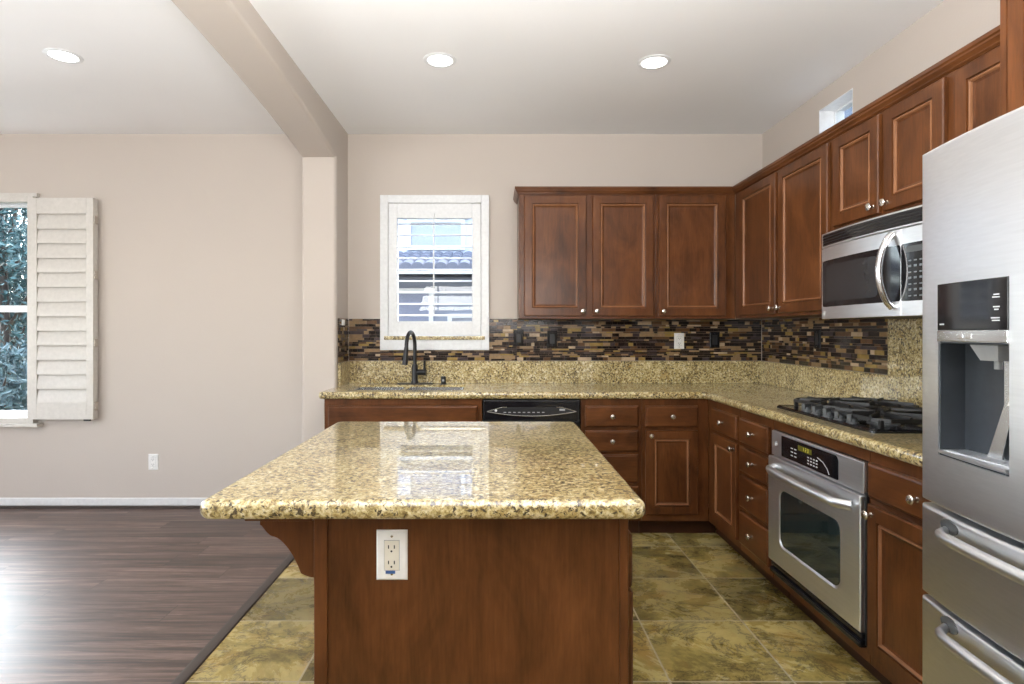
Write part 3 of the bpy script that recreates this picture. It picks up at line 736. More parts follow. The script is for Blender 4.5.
MB().lathe((-0.362, 4.22, CT+0.0005), (0, 0, 1), [(0.024, 0), (0.024, 0.004), (0.018, 0.008), (0.018, 0.05), (0.015, 0.057), (0.0, 0.058)], 18).build('cap', M['bronze'], ag)
MB().box(-0.370, -0.354, 4.2005, 4.206, CT+0.022, CT+0.036, 0.001).build('vent_slot', M['mgrey'], ag)

# ------------------------------------------------------------------ island
isl = thing('kitchen_island', 'dark cherry kitchen island with plain end panel and a scrolled corbel', 'island', (-0.05, 1.92, 0))
IX0, IX1, IY0, IY1 = -0.418, 0.312, 1.368, 2.46
MB().box(IX0+0.012, IX1-0.004, IY0+0.006, IY1, 0.0, CB-0.0005).build('body', M['wv'], isl)
MB().box(IX0, IX0+0.031, IY0, IY0+0.05, 0.0, CB-0.0006, 0.003).build('corner_post', M['wv'], isl)
MB().box(IX1-0.020, IX1, IY0, IY0+0.05, 0.0, CB-0.0006, 0.002).build('corner_post', M['wv'], isl)
MB().box(IX0-0.010, IX0+0.011, 1.40, 1.455, 0.69, CB-0.0006, 0.002).build('corbel_plate', M['wv'], isl)
MB().box(IX0-0.172, IX0-0.011, 1.395, 1.46, CB-0.024, CB-0.0006, 0.002).build('corbel_shelf', M['wh'], isl)
cx1 = IX0-0.0105; ct_ = CB-0.0245
prof = [(cx1, ct_), (cx1-0.130, ct_), (cx1-0.130, ct_-0.012)]
for k in range(0, 9):     # convex nose
    t = k/8; prof.append((cx1-0.130+0.004+0.030*t, ct_-0.014-0.026*math.sin(t*PI/2)))
for k in range(1, 13):
    t = k/12; prof.append((cx1-0.096+0.064*t**0.85+0.004*math.sin(t*PI), ct_-0.040-0.088*t**1.25))
for k in range(1, 6):
    t = k/5; prof.append((cx1-0.032+0.032*t, ct_-0.128-0.010*math.sin(t*PI/2)))
mb = MB(); mb.prism(prof, 1.408, 1.447, 'y'); mb.build('corbel', M['wv'], isl, smooth=30)
MB().box(IX1-0.03, IX1+0.006, IY0+0.052, IY1-0.001, TZ, CB-0.0006).build('face_frame', M['wv'], isl)
IF = Fr('l', IX1+0.006)
z_ = [(0.672, 0.802, True), (0.145, 0.662, False)]
for y0, y1 in ((1.435, 1.78), (1.80, 2.12), (2.14, 2.45)):
    for z0, z1, dr in z_:
        if dr: drawer(IF, y0, y1, z0, z1, isl)
        else: door(IF, y0, y1, z0, z1, isl, (y1-0.03, 0.64))

# ------------------------------------------------------------------ outlets and switches
def plate(fr, a, z, d0, mat, mat2, label, cat, kind='outlet', wd=0.072, hg=0.116, name='wall_outlet', group=None, sticker=False):
    o = thing(name, label, cat, tuple(fr.P(a, d0, z)), group)
    mb = MB(); mb.rect(fr, a-wd/2, a+wd/2, z-hg/2, z+hg/2, [(0, d0+0.0005), (0, d0+0.003), (0.004, d0+0.006)]); mb.build('plate', mat, o)
    if kind == 'outlet':
        mb = MB(); mb.rect(fr, a-0.017, a+0.017, z-0.034, z+0.034, [(0, d0+0.0062), (0, d0+0.0075), (0.001, d0+0.008)]); r = mb.build('receptacle', mat2, o)
        MB().fbox(fr, a-0.0180, a+0.0180, d0+0.0061, d0+0.0064, z-0.0352, z+0.0352).build('gap', M['mgrey'] if mat is M['whitep'] else M['blackm'], o)
        for dz in (0.019, -0.017):
            mb = MB(); mb.fbox(fr, a-0.0085, a-0.006, d0+0.0079, d0+0.0083, z+dz-0.003, z+dz+0.005); mb.fbox(fr, a+0.005, a+0.0075, d0+0.0079, d0+0.0083, z+dz-0.003, z+dz+0.005)
            mb.lathe(fr.P(a-0.0005, d0+0.0079, z+dz-0.009), fr.n(), [(0.0024, 0), (0.0024, 0.0004)], 10); mb.build('slots', M['blackm'], r)
        if sticker: MB().fbox(fr, a-0.014, a+0.008, d0+0.0062, d0+0.0084, z-0.042, z-0.0355).build('sticker', M['blue'], o)
    else:
        mb = MB(); mb.rect(fr, a-0.017, a+0.017, z-0.034, z+0.034, [(0, d0+0.0062), (0, d0+0.007), (0.002, d0+0.009)]); mb.build('rocker', mat2, o)
    for dz in (0.044, -0.044) if hg > 0.1 else ():
        MB().lathe(fr.P(a, d0+0.0058, z+dz), fr.n(), [(0.003, 0), (0.003, 0.0006), (0.001, 0.0012)], 10).build('screw', M['chrome'] if mat is M['whitep'] else M['blackm'], o)
    return o
IFF = Fr('b', IY0+0.006)
plate(IFF, -0.237, 0.775, 0, M['whitep'], M['ivory'], 'white electrical outlet with a blue sticker on the end panel of the island', 'outlet', sticker=True)
plate(BW, -2.493, 0.337, 0, M['whitep'], M['whitep'], 'white electrical outlet low on the dining wall', 'outlet')
blk = dict(mat=M['black'], mat2=M['blackm'], wd=0.072, hg=0.118)
plate(MW, 0.180, 1.244, 0.0085, label='black switch plate on the mosaic under the left edge of the wall cabinets', cat='switch', kind='switch', name='wall_switch', **blk)
plate(MW, 0.425, 1.238, 0.0085, label='black outlet on the mosaic above the dishwasher, beside the black switch', cat='outlet', **blk)
plate(MW, 1.352, 1.222, 0.0085, M['whitep'], M['whitep'], 'white outlet on the mosaic backsplash near the back corner', 'outlet')
plate(MW, 1.612, 1.230, 0.0085, label='black outlet on the mosaic between the white outlet and the corner', cat='outlet', **blk)
plate(MR, 3.565, 1.245, 0.0085, label='black outlet on the right wall mosaic left of the microwave', cat='outlet', **blk)
mb = MB(); mb.fbox(ML, 4.105, 4.155, 0.0087, 0.022, 1.335, 1.375, 0.003)
tag(mb.build('wall_sensor', M['whitep'], origin=tuple(ML.P(4.13, 0.0087, 1.335))), 'small white square sensor on the mosaic return left of the sink', 'sensor')

# ------------------------------------------------------------------ bowed panels for appliances
def bowed(mb, fr, a0, a1, z0, z1, dfun, back, hole=None, er=0.012, na=22, nz=8):
    A = [a0+er*t for t in (0, 0.12, 0.3, 0.6, 1)]+[a0+er+(a1-a0-2*er)*k/na for k in range(1, na)]+[a1-er*t for t in (1, 0.6, 0.3, 0.12, 0)]
    Z = [z0+er*t for t in (0, 0.12, 0.3, 0.6, 1)]+[z0+er+(z1-z0-2*er)*k/nz for k in range(1, nz)]+[z1-er*t for t in (1, 0.6, 0.3, 0.12, 0)]
    if hole: A += hole[:2]; Z += hole[2:]
    def rnd_(d): return 0 if d >= er else er-math.sqrt(max(0, er*er-(er-d)**2))
    def fn(a, z, k):
        if k == 0: return fr.P(a, back, z)
        off = max(rnd_(min(a-a0, a1-a)), rnd_(min(z-z0, z1-z)))
        return fr.P(a, dfun(a)-off, z)
    holed(mb, A, Z, [hole] if hole else [], fn, 0, 1)

# ------------------------------------------------------------------ refrigerator
GX = 1.174; GY0, GY1 = 0.725, 1.622; GC = (GY0+GY1)/2
GF = Fr('r', GX)
def gb(a): return 0.044*(1-((a-GC)/((GY1-GY0)/2))**2)
fr_ = thing('refrigerator', 'stainless steel french-door refrigerator with water dispenser and two freezer drawers', 'refrigerator', (1.55, GC, 0))
MB().box(GX+0.072, XR-0.03, GY0+0.004, GY1-0.004, 0.02, 1.765, 0.006).build('body', M['dgrey'], fr_)
DP = [1.298, 1.540, 0.973, 1.268]   # dispenser recess
mb = MB(); bowed(mb, GF, GC+0.003, GY1, 0.837, 1.780, gb, -0.07, DP, 0.010)
gd = mb.build('door', M['steel'], fr_)
# dispenser cavity
mb = MB(); dd = -0.055; y0, y1, z0, z1 = DP
f = lambda a: gb(a)-0.004
def sd(name, pts, mat):
    m = MB(); m.bm.faces.new([m.bm.verts.new(p) for p in pts]); 
    r = bmesh.ops.extrude_face_region(m.bm, geom=m.bm.faces[:]); 
    return m
mb.fbox(GF, y0-0.003, y1+0.003, dd-0.006, dd, z0-0.003, z1+0.003)
mb.loft([[GF.P(a, dd, z) for a, z in ((y0, z0), (y1, z0), (y1, z1), (y0, z1))], [GF.P(a, f(a), z) for a, z in ((y0, z0), (y1, z0), (y1, z1), (y0, z1))], [GF.P(a, f(a), z) for a, z in ((y0+0.004, z0+0.004), (y1-0.004, z0+0.004), (y1-0.004, z1-0.004), (y0+0.004, z1-0.004))], [GF.P(a, dd+0.002, z) for a, z in ((y0+0.004, z0+0.004), (y1-0.004, z0+0.004), (y1-0.004, z1-0.004), (y0+0.004, z1-0.004))]], cap0=False)
mb.build('dispenser_cavity', M['cavity'], gd, smooth=0)
mb = MB(); bowed(mb, GF, y0, y1, 1.297, 1.416, lambda a: gb(a)+0.0025, 0.0, None, 0.002, 10, 2); o = mb.build('dispenser_display', M['black'], gd)
mb = MB(); bowed(mb, GF, y0, y1, 1.2685, 1.2965, lambda a: gb(a)+0.0035, 0.0, None, 0.002, 10, 2)
for a in (1.445, 1.415):
    mb.fbox(GF, a-0.009, a+0.009, gb(a)+0.003, gb(a)+0.0055, 1.276, 1.289, 0.001)
mb.build('dispenser_bar', M['pol'], gd)
mb = MB()
def dash(a, z, w, h): mb.fbox(GF, a-w/2, a+w/2, gb(a)+0.0015, gb(a)+0.0031, z-h/2, z+h/2)
for z, w in ((1.378, 0.016), (1.372, 0.022), (1.350, 0.018), (1.344, 0.012), (1.325, 0.030), (1.319, 0.024)): dash(1.330, z, w, 0.0028)
mb.build('button_print', M['mark'], o)
mb = MB(); dash(1.515, 1.312, 0.022, 0.004); mb.build('corner_print', M['mark'], o)
mb = MB(); mb.loft([[GF.P(a, d, z) for a, d, z in ((1.425, dd, 1.262), (1.345, dd, 1.262), (1.345, 0.025, 1.262), (1.425, 0.025, 1.262))], [GF.P(a, d, z) for a, d, z in ((1.410, dd, 1.225), (1.36, dd, 1.225), (1.36, 0.012, 1.225), (1.41, 0.012, 1.225))]])
mb.tube([GF.P(1.385, -0.01, 1.226), GF.P(1.385, -0.01, 1.205)], 0.008, 12); mb.build('dispenser_spout', M['mgrey'], gd)
mb = MB(); mb.loft([[GF.P(1.335, -0.030, 1.235), GF.P(1.312, -0.030, 1.235), GF.P(1.312, -0.036, 1.235), GF.P(1.335, -0.036, 1.235)], [GF.P(1.345, 0.004, 1.125), GF.P(1.304, 0.004, 1.125), GF.P(1.304, -0.004, 1.125), GF.P(1.345, -0.004, 1.125)]]); mb.build('dispenser_paddle', M['whitep'], gd)
mb = MB(); mb.loft([[GF.P(a, d, z) for a, d in ((1.405, -0.052), (1.365, -0.052), (1.372, e_), (1.398, e_))] for z, e_ in ((1.225, -0.035), (1.12, -0.035))]+[[GF.P(a, d, 0.988) for a, d in ((1.445, -0.052), (1.395, -0.052), (1.400, -0.03), (1.440, -0.03))]]); mb.build('water_channel', M['steelz'], gd)
mb = MB(); mb.loft([[GF.P(a, d, z) for d, z in ((dd, 0.977), (gb(a)-0.002, 0.977), (gb(a)+0.006, 0.982), (gb(a)+0.006, 0.989), (gb(a)-0.004, 0.987), (dd, 0.987))] for a in (y0+0.004, (y0*2+y1)/3, (y0+2*y1)/3, y1-0.004)])
for k in range(5): mb.fbox(GF, y0+0.02, y1-0.02, dd+0.012+0.013*k, dd+0.018+0.013*k, 0.9865, 0.990)
mb.build('drip_tray', M['steel'], gd)
mb = MB(); bowed(mb, GF, GY0, GC-0.003, 0.837, 1.780, gb, -0.07, None, 0.010); mb.build('door', M['steel'], fr_)
for z0, z1, hz in ((0.584, 0.825, 0.787), (0.10, 0.572, 0.539)):
    mb = MB(); bowed(mb, GF, GY0, GY1, z0, z1, gb, -0.07, None, 0.010); o = mb.build('freezer_drawer', M['steel'], fr_)
    pts = []; ya, yb = GY0+0.12, GY1-0.115
    for k in range(25):
        t = k/24; a = yb+(ya-yb)*t; ed = min(t, 1-t)
        pts.append(GF.P(a, gb(a)+0.042*min(1, (ed/0.07))**0.5, hz))
    mb = MB(); mb.tube(pts, [0.010+0.004*min(1, min(k, 24-k)/3) for k in range(25)], 14, flat=((0, 0, 1), 1.0)); 
    mb.build('handle', M['steel'], o)
    mb = MB()
    for a, sg in ((yb-0.015, -1), (ya+0.015, 1)):
        ring = [(a+0.034*math.cos(2*PI*k/16), hz+0.012+0.018*math.sin(2*PI*k/16)) for k in range(16)]
        mb = MB(); mb.loft([[GF.P(y, gb(y)-0.003, z) for y, z in ring], [GF.P(y, gb(y)+0.003, z) for y, z in ring]])
        mb.build('handle_mount', M['dgrey'], o)
MB().box(GX+0.03, XR-0.1, GY0+0.02, GY1-0.02, 0.001, 0.095, 0.004).build('base_grille', M['blackm'], fr_)

# ------------------------------------------------------------------ wall oven
ov = thing('wall_oven', 'stainless steel built-in oven with black control panel below the cooktop', 'oven', (1.6, (OY0+OY1)/2, 0.157))
OF = Fr('r', FX)
MB().fbox(OF, OY0+0.003, OY1-0.003, -0.55, -0.001, 0.149, 0.822).build('body', M['blackm'], ov)
mb = MB(); mb.fbox(OF, OY0, OY1-0.004, 0.0005, 0.016, 0.704, 0.821, 0.005); o = mb.build('control_fascia', M['steel'], ov)
mb = MB(); ring = rounded_rect(2.285, 2.735, 0.728, 0.822, (0.006, 0.006, 0.006, 0.006), 4)
ring = rounded_rect(2.285, 2.735, 0.716, 0.810, (0.006, 0.004, 0.004, 0.022), 5)
mb.loft([[OF.P(a, 0.0155, z) for a, z in ring], [OF.P(a, 0.0175, z) for a, z in ring]]); cpn = mb.build('control_panel', M['black'], o)
MB().fbox(OF, 2.475, 2.585, 0.017, 0.0182, 0.773, 0.796).build('display', M['dispm'], cpn)
mb = MB()
def seg7(mb, fr, a, z, s, code, d):
    w_, h_ = s*0.5, s*0.5; t = s*0.1
    S = {'a': (0, w_, 2*h_), 'g': (0, w_, h_), 'd': (0, w_, 0)}
    for k in code:
        if k in S: mb.fbox(fr, a, a-w_, d, d+0.0005, z+S[k][2]-t/2, z+S[k][2]+t/2)
        else:
            x = a if k in 'ef' else a-w_; zz = z if k in 'ec' else z+h_
            mb.fbox(fr, x-t/2, x+t/2, d, d+0.0005, zz, zz+h_)
for a, code in ((2.545, 'bc'), (2.525, 'abged'), (2.508, 'abgcd')): seg7(mb, OF, a, 0.778, 0.014, code, 0.0181)
mb.build('clock_digits', M['disp'], cpn)
mb = MB()
for i in range(4):
    for j in range(3):
        mb.fbox(OF, 2.43+0.022*i, 2.442+0.022*i, 0.017, 0.0183, 0.730+0.013*j, 0.735+0.013*j)
mb.build('keypad_print', M['mark'], cpn)
mb = MB()
for j in range(3):
    for i in range(2): mb.fbox(OF, 2.60+0.03*i, 2.618+0.03*i, 0.017, 0.0183, 0.736+0.016*j, 0.740+0.016*j)
mb.build('key_print', M['mark'], cpn)
mb = MB(); mb.tube([OF.P(2.43, 0.0176, 0.773), OF.P(2.39, 0.0176, 0.763), OF.P(2.36, 0.0176, 0.743), OF.P(2.345, 0.0176, 0.723)], 0.0015, 6)
mb.build('arc_print', M['mark'], cpn)
MB().lathe(OF.P(2.79, 0.0156, 0.763), (-1, 0, 0), [(0.011, 0), (0.011, 0.0012), (0.009, 0.0015), (0.009, 0.001), (0, 0.0012)], 20).build('badge', M['mark'], o)
mb = MB()
dz0, dz1 = 0.208, 0.697; wy0, wy1, wz0, wz1 = 2.250, 2.735, 0.298, 0.572
# door front with a rounded window opening
def ringpts(a0, a1, b0, b1, r, n): return rounded_rect(a0, a1, b0, b1, (r,)*4, n)
ro = ringpts(OY0+0.003, OY1-0.003, dz0, dz1, 0.006, 8); ri = ringpts(wy0, wy1, wz0, wz1, 0.045, 8); ri2 = ringpts(wy0+0.008, wy1-0.008, wz0+0.008, wz1-0.008, 0.04, 8)
ro_b = ringpts(OY0, OY1, dz0-0.003, dz1+0.003, 0.006, 8)
mb.loft([[OF.P(a, 0.001, z) for a, z in ro_b], [OF.P(a, 0.026, z) for a, z in ro_b], [OF.P(a, 0.030, z) for a, z in ro], [OF.P(a, 0.030, z) for a, z in ri], [OF.P(a, 0.024, z) for a, z in ri2]])
od = mb.build('door', M['steel'], ov, smooth=30)
mb = MB(); ri3 = ringpts(wy0+0.009, wy1-0.009, wz0+0.009, wz1-0.009, 0.04, 8)
mb.loft([[OF.P(a, 0.0242, z) for a, z in ri3], [OF.P(a, 0.0265, z) for a, z in ri3]]); mb.build('window', M['oglass'], od)
pts = []; ya, yb = OY0+0.045, OY1-0.055
for k in range(21):
    t = k/20; a = yb+(ya-yb)*t; ed = min(t, 1-t)
    pts.append(OF.P(a, 0.032+0.040*min(1, ed/0.08)**0.5+0.012*math.sin(PI*t), 0.652))
MB().tube(pts, [0.0155 for k in range(21)], 14, flat=((0, 0, 1), 1.2)).build('handle', M['steel'], od)
mb = MB(); mb.fbox(OF, OY0+0.002, OY1-0.01, 0.0005, 0.030, 0.148, 0.174, 0.008); mb.fbox(OF, OY0+0.002, OY1-0.01, 0.0005, 0.022, 0.178, 0.201, 0.006); mb.build('bottom_vent', M['black'], ov)
MB().fbox(OF, OY0-0.008, OY0-0.0005, 0.0005, 0.012, 0.162, 0.712).build('side_trim', M['blackm'], ov)

# ------------------------------------------------------------------ microwave
mw = thing('microwave', 'stainless steel over-the-range microwave with black window and curved handle', 'microwave', (1.76, 2.46, 1.345))
MX = 1.582; MY0, MY1 = 2.088, 2.826; MC = (MY0+MY1)/2
MF = Fr('r', MX)
def mbow(a): return 0.012+0.026*(1-((a-MC)/((MY1-MY0)/2))**2)
MB().box(MX, XR-0.026, MY0+0.001, MY1-0.001, 1.352, 1.755, 0.003).build('body', M['blackm'], mw)
mb = MB(); bowed(mb, MF, MY0, MY1, 1.688, 1.757, mbow, 0.0005, None, 0.004, 22, 3); vg = mb.build('vent_grille', M['steel'], mw)
mb = MB(); mb.loft([[MF.P(a, mbow(a)+d, z) for d, z in ((-0.004, 1.696), (0.0012, 1.696), (0.0012, 1.749), (-0.004, 1.749))] for a in [MY0+0.018+(MY1-MY0-0.036)*i/16 for i in range(17)]]); mb.build('vent_opening', M['blackm'], vg)
mb = MB()
for k in range(4):
    z = 1.699+k*0.0125
    mb.loft([[MF.P(a, mbow(a)+d, z+e_) for d, e_ in ((-0.006, 0), (0.004, 0), (0.002, 0.008), (-0.006, 0.008))] for a in [MY0+0.02+(MY1-MY0-0.04)*i/16 for i in range(17)]])
mb.build('vent_slats', M['black'], vg)
mb = MB(); bowed(mb, MF, 2.2505, MY1, 1.352, 1.685, mbow, 0.0005, None, 0.0015, 22, 6); md = mb.build('door', M['steel'], mw)
def bowpatch(name, a0, a1, z0, z1, r, off, mat, parent, n=14):
    ring = rounded_rect(a0, a1, z0, z1, (r,)*4, 4); mb = MB()
    # strips so that the patch follows the bow
    S = [a0+(a1-a0)*k/n for k in range(n+1)]
    def zr(a):
        d = min(a-a0, a1-a); q = 0 if d >= r else r-math.sqrt(max(0, r*r-(r-d)**2)); return z0+q, z1-q
    S = sorted(set(S+[a0+r*t for t in (0.1, 0.3, 0.6)]+[a1-r*t for t in (0.1, 0.3, 0.6)]))
    mb.loft([[MF.P(a, mbow(a)+d, z) for d, z in ((off-0.004, zr(a)[0]), (off, zr(a)[0]), (off, zr(a)[1]), (off-0.004, zr(a)[1]))] for a in S])
    return mb.build(name, mat, parent)
win = bowpatch('window', 2.2515, 2.812, 1.408, 1.625, 0.014, 0.0015, M['black'], md)
bowpatch('window_screen', 2.375, 2.775, 1.432, 1.600, 0.02, 0.0022, M['screen'], win)
pts = []
for k in range(17):
    t = k/16; z = 1.385+(1.672-1.385)*t; ed = min(t, 1-t)
    pts.append(MF.P(2.290, mbow(2.29)+0.004+0.052*math.sin(PI*t)**0.7, z))
MB().tube(pts, 0.0125, 12, flat=((0, 1, 0), 1.1)).build('handle', M['pol'], md)
MB().lathe(MF.P(2.795, mbow(2.795), 1.377), (-1, 0, 0), [(0.010, 0), (0.010, 0.0012), (0.008, 0.0015), (0, 0.0012)], 18).build('badge', M['mark'], md)
mb = MB(); bowed(mb, MF, MY0, 2.2495, 1.352, 1.685, mbow, 0.0005, None, 0.0015, 8, 6); mc = mb.build('control_side', M['steel'], mw)
cpn = bowpatch('control_panel', 2.100, 2.2485, 1.408, 1.625, 0.008, 0.0015, M['black'], mc, 6)
bowpatch('display', 2.120, 2.225, 1.590, 1.613, 0.003, 0.002, M['dgrey'], cpn, 4)
for i in range(4):
    for j in range(7):
        a = 2.130+0.025*i; z = 1.424+0.022*j
        MB().fbox(MF, a-0.007, a+0.007, mbow(a)+0.0012, mbow(a)+0.0026, z, z+0.008 if j % 2 else z+0.005).build('key', M['keys'], cpn)

# ------------------------------------------------------------------ gas cooktop
ck = thing('gas_cooktop', 'black four-burner gas cooktop with cast-iron grates on the right countertop', 'cooktop', (1.66, 2.57, CT))
KX0, KX1, KY0, KY1 = 1.405, 1.905, 2.190, 2.950
mb = MB(); mb.loft([[(x, y, z) for x, y in rounded_rect(KX0+i, KX1-i, KY0+i, KY1-i, (0.025-i,)*4, 5)] for i, z in ((0.0, CT+0.0005), (0.0, CT+0.008), (0.008, CT+0.013), (0.02, CT+0.011))]); mb.build('glass_top', M['black'], ck)
zt = CT+0.0112
for by in (2.775, 2.365):
    for bx, r in ((1.56, 0.046), (1.78, 0.038)):
        mb = MB(); mb.lathe((bx, by, zt), (0, 0, 1), [(r+0.012, 0), (r+0.010, 0.004), (r, 0.006), (r, 0.018)], 24); b_ = mb.build('burner', M['dgrey'], ck)
        MB().lathe((bx, by, zt+0.0182), (0, 0, 1), [(r-0.004, 0), (r+0.001, 0.002), (r, 0.007), (r-0.008, 0.0095), (0, 0.010)], 24).build('burner_cap', M['iron'], b_)
zg = CT+0.050
def bar(mb, p, q, h=0.014, wd=0.012):
    p, q = Vector(p), Vector(q); t = (q-p); n = Vector((-t.y, t.x, 0)).normalized()*wd/2; u = Vector((0, 0, h))
    mb.loft([[a-n, a+n, a+n*0.6+u, a-n*0.6+u] for a in (p, q)])
for g0, g1 in ((2.585, 2.930), (2.205, 2.555)):
    mb = MB(); x0, x1 = 1.470 if g0 > 2.5 else 1.440, 1.890; cc = 0.045
    oc = [(x0+cc, g0), (x1-cc, g0), (x1, g0+cc), (x1, g1-cc), (x1-cc, g1), (x0+cc, g1), (x0, g1-cc), (x0, g0+cc)]
    for k in range(8): bar(mb, (*oc[k], zg-0.014), (*oc[(k+1) % 8], zg-0.014))
    yc = (g0+g1)/2; bar(mb, ((x0+x1)/2, g0, zg-0.014), ((x0+x1)/2, g1, zg-0.014))
    for bx in (1.56, 1.78):
        for k in range(8):
            a = PI/4*k+PI/8*0; d = Vector((math.cos(a), math.sin(a)))
            L0, L1 = 0.028, 0.16
            tx = (x1-0.004-bx)/d.x if d.x > 1e-3 else ((x0+0.004-bx)/d.x if d.x < -1e-3 else 9)
            if abs(bx-1.56) < 1e-3 and d.x > 1e-3: tx = ((x0+x1)/2-bx)/d.x
            if abs(bx-1.78) < 1e-3 and d.x < -1e-3: tx = ((x0+x1)/2-bx)/d.x
            ty = (g1-yc)/abs(d.y) if abs(d.y) > 1e-3 else 9
            L1 = min(tx, ty)
            p = Vector((bx, yc))+d*L0; q = Vector((bx, yc))+d*L1
            bar(mb, (p.x, p.y, zg-0.010), (q.x, q.y, zg-0.010), 0.018)
    for x, y in ((x0+0.02, g0+0.02), (x1-0.02, g0+0.02), (x0+0.02, g1-0.02), (x1-0.02, g1-0.02), ((x0+x1)/2, g0+0.004), ((x0+x1)/2, g1-0.004)):
        mb.box(x-0.008, x+0.008, y-0.008, y+0.008, zt, zg-0.006, 0.002)
    mb.build('grate', M['iron'], ck, smooth=20)
for k in range(5):
    y = 2.715-0.087*k; x = 1.438
    mb = MB(); mb.lathe((x, y, zt), (0, 0, 1), [(0.024, 0), (0.023, 0.004), (0.019, 0.006), (0.018, 0.020), (0.012, 0.023), (0, 0.0235)], 20); o = mb.build('knob', M['dgrey'], ck)
    mb = MB(); mb.loft([[(x+u*0.022-v*0.004, y+u*0.012+v*0.006, z) for u, v in ((-1, -1), (1, -1), (1, 1), (-1, 1))] for z in (zt+0.010, zt+0.036)]); mb.build('grip', M['dgrey'], o)

# ------------------------------------------------------------------ recessed lights
def can(x, y, label):
    o = thing('recessed_light', label, 'light', (x, y, CZ), 'recessed ceiling lights')
    MB().lathe((x, y, CZ-0.0005), (0, 0, -1), [(0.088, 0), (0.087, 0.003), (0.070, 0.006), (0.066, 0.0035), (0.066, 0.001)], 36).build('trim_ring', M['white'], o)
    MB().lathe((x, y, CZ-0.0018), (0, 0, -1), [(0.0655, 0), (0.0655, 0.001), (0.03, 0.003), (0, 0.0035)], 36).build('lens', M['lamp'], o)
    l = bpy.data.lights.new('downlight', 'SPOT'); l.energy = 14; l.spot_size = math.radians(150); l.spot_blend = 1.0; l.shadow_soft_size = 0.07; l.color = (1, 0.94, 0.85)
    lo = bpy.data.objects.new('downlight', l); COL.objects.link(lo); lo.parent = o; lo.location = (0, 0, -0.012)
can(-2.255, 3.09, 'round recessed ceiling light over the dining area, left of the beam')
can(-0.287, 3.14, 'round recessed kitchen ceiling light in front of the window')
can(0.858, 3.163, 'round recessed kitchen ceiling light in front of the wall cabinets')

# ------------------------------------------------------------------ outside
mg = stucco('soil', (0.10, 0.12, 0.07))
struct(MB().box(-30, 20, YB+WT+0.02, 40, -0.5, -0.3).build('ground', mg, smooth=0))
ho = thing('neighbour_house', 'pale neighbouring house with a tiled roof seen through the kitchen window', 'house', (-0.8, 7.3, -0.3))
st_ = stucco('pale_stucco', (0.52, 0.56, 0.65)); st2 = stucco('blue_grey_siding', (0.28, 0.31, 0.38)); st3 = stucco('slate_blue_siding', (0.10, 0.12, 0.155)); pn = plain('house_pane', (0.22, 0.245, 0.33), 0.15); rt = stucco('roof_tile', (0.15, 0.16, 0.20))
MB().box(-3.0, 3.4, 7.0, 12.0, -0.3, 1.93).build('lower_wall', st2, ho, smooth=0)
MB().box(-2.6, 3.4, 7.75, 12.0, 1.93, 4.2).build('upper_wall', st_, ho, smooth=0)
MB().box(-3.0, 3.4, 6.60, 6.66, 1.935, 2.02, 0.004).build('fascia', M['white'], ho)
mb = MB(); x = -3.0
while x < 3.3:
    rings = []
    for (y, z) in ((6.58, 2.02), (6.85, 2.085), (6.851, 2.105), (7.15, 2.155), (7.151, 2.175), (7.45, 2.225), (7.451, 2.245), (7.745, 2.30)):
        rings.append([(x+0.065*(1-math.cos(PI*k/6)), y, z+0.045*math.sin(PI*k/6)) for k in range(7)]+[(x+0.13, y, z-0.03), (x, y, z-0.03)])
    mb.loft(rings); x += 0.13
mb.build('tile_roof', rt, ho)
def hwin(x0, x1, z0, z1, y, grid):
    mb = MB(); fr = Fr('b', y); frame_ring(mb, fr, x0, x1, z0, z1, 0.05, 0.001, 0.04, 0); o = mb.build('window', M['white'], ho)
    MB().fbox(fr, x0+0.05, x1-0.05, 0.002, 0.012, z0+0.05, z1-0.05).build('pane', pn, o)
hwin(-1.14, -0.38, 2.36, 2.765, 7.75, 1); MB().box(-1.2, -0.33, 7.60, 7.749, 2.772, 2.82).build('window_hood', M['shoe'], ho, smooth=0); hwin(-1.35, -0.72, 0.6, 1.80, 7.0, 1); hwin(-0.55, 0.3, 0.5, 1.50, 7.0, 1)

h2 = thing('neighbour_house', 'blue-grey side wall of the next house, seen through the small high window', 'house', (4.6, 4.0, -0.3))
MB().box(4.2, 6.0, -1.0, 9.0, -0.3, 4.6).build('wall', st3, h2, smooth=0)
MB().box(3.8, 6.2, -1.2, 9.2, 4.6, 4.75).build('eave', M['white'], h2, smooth=0)
MB().box(4.16, 4.199, -1.0, 9.0, 2.0, 2.12).build('band_trim', M['white'], h2, smooth=0)

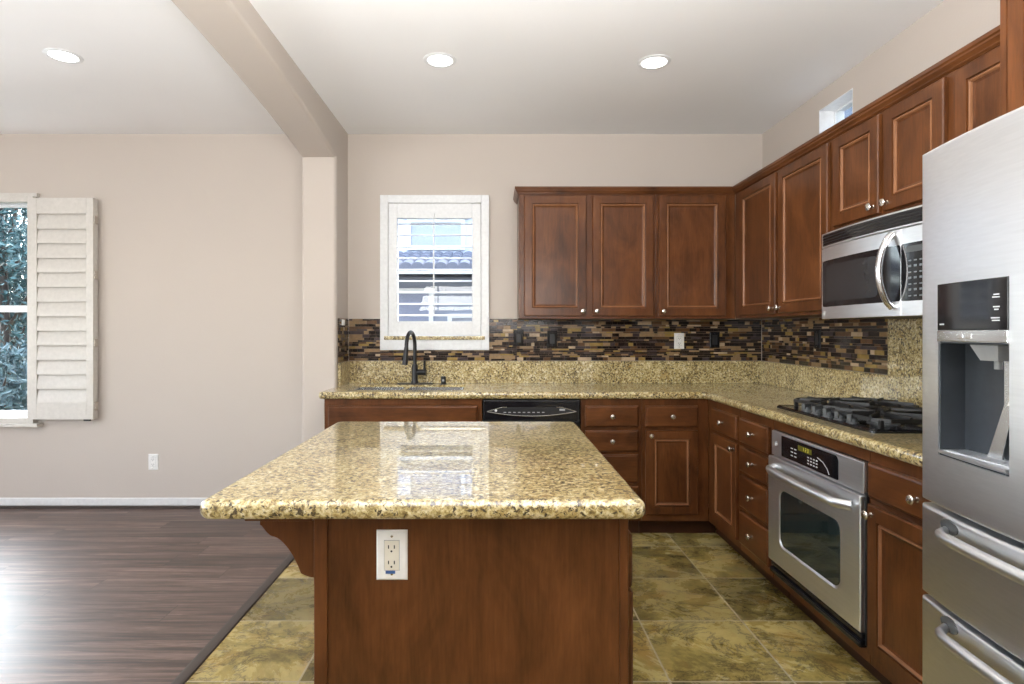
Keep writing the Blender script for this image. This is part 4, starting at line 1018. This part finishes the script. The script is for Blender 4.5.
def tree(name, label, x, y, z0, hgt, rad, n, mat, seed, cat='tree', group=None):
    rg = random.Random(seed); t = thing(name, label, cat, (x, y, z0), group); mb = MB()
    mb.tube([(x, y, z0), (x+0.05, y, z0+hgt*0.4), (x-0.03, y+0.03, z0+hgt*0.8)], [0.09, 0.06, 0.025], 8)
    cl = []
    for k in range(22):
        a = rg.uniform(0, 2*PI); rr = rad*rg.uniform(0.2, 0.85); zz = z0+hgt*rg.uniform(0.12, 0.95)
        c_ = Vector((x+rr*math.cos(a), y+rr*math.sin(a), zz)); cl.append(c_)
        mb.tube([(x, y, z0+(zz-z0)*0.6), c_], [0.03, 0.008], 5)
    mb.build('trunk', M['shoe'], t)
    mb = MB()
    for k in range(n):
        c_ = rg.choice(cl); p = c_+Vector((rg.gauss(0, 1), rg.gauss(0, 1), rg.gauss(0, 0.8)))*rad*0.27
        u = Vector((rg.uniform(-1, 1), rg.uniform(-1, 1), rg.uniform(-0.6, 0.6))).normalized(); v = u.orthogonal().normalized()
        v = Matrix.Rotation(rg.uniform(0, 6.28), 3, u) @ v; s = rg.uniform(0.03, 0.065); w_ = u.cross(v)
        vs = [mb.bm.verts.new(q) for q in (p-v*s, p+w_*s*0.35+u*0.01, p+v*s, p-w_*s*0.35+u*0.01)]; mb.bm.faces.new(vs)
    mb.build('foliage', mat, t, smooth=0)
lf1 = leafmat('leaf_blue_green', (0.012, 0.042, 0.045), (0.065, 0.15, 0.16)); lf2 = leafmat('leaf_dark', (0.008, 0.026, 0.026), (0.035, 0.09, 0.085)); lf3 = leafmat('leaf_pale', (0.03, 0.07, 0.08), (0.12, 0.19, 0.22))
tree('garden_tree', 'tall blue-green leafy tree outside the dining window', -6.35, 7.6, -0.3, 4.2, 1.0, 16000, lf1, 3)
tree('garden_tree', 'darker tree standing behind the others outside the dining window', -9.6, 11.8, -0.3, 5.6, 1.8, 16000, lf2, 4)
tree('garden_shrub', 'pale leafy shrub low outside the dining window', -5.0, 5.9, -0.3, 1.45, 0.42, 3000, lf3, 5, 'shrub')
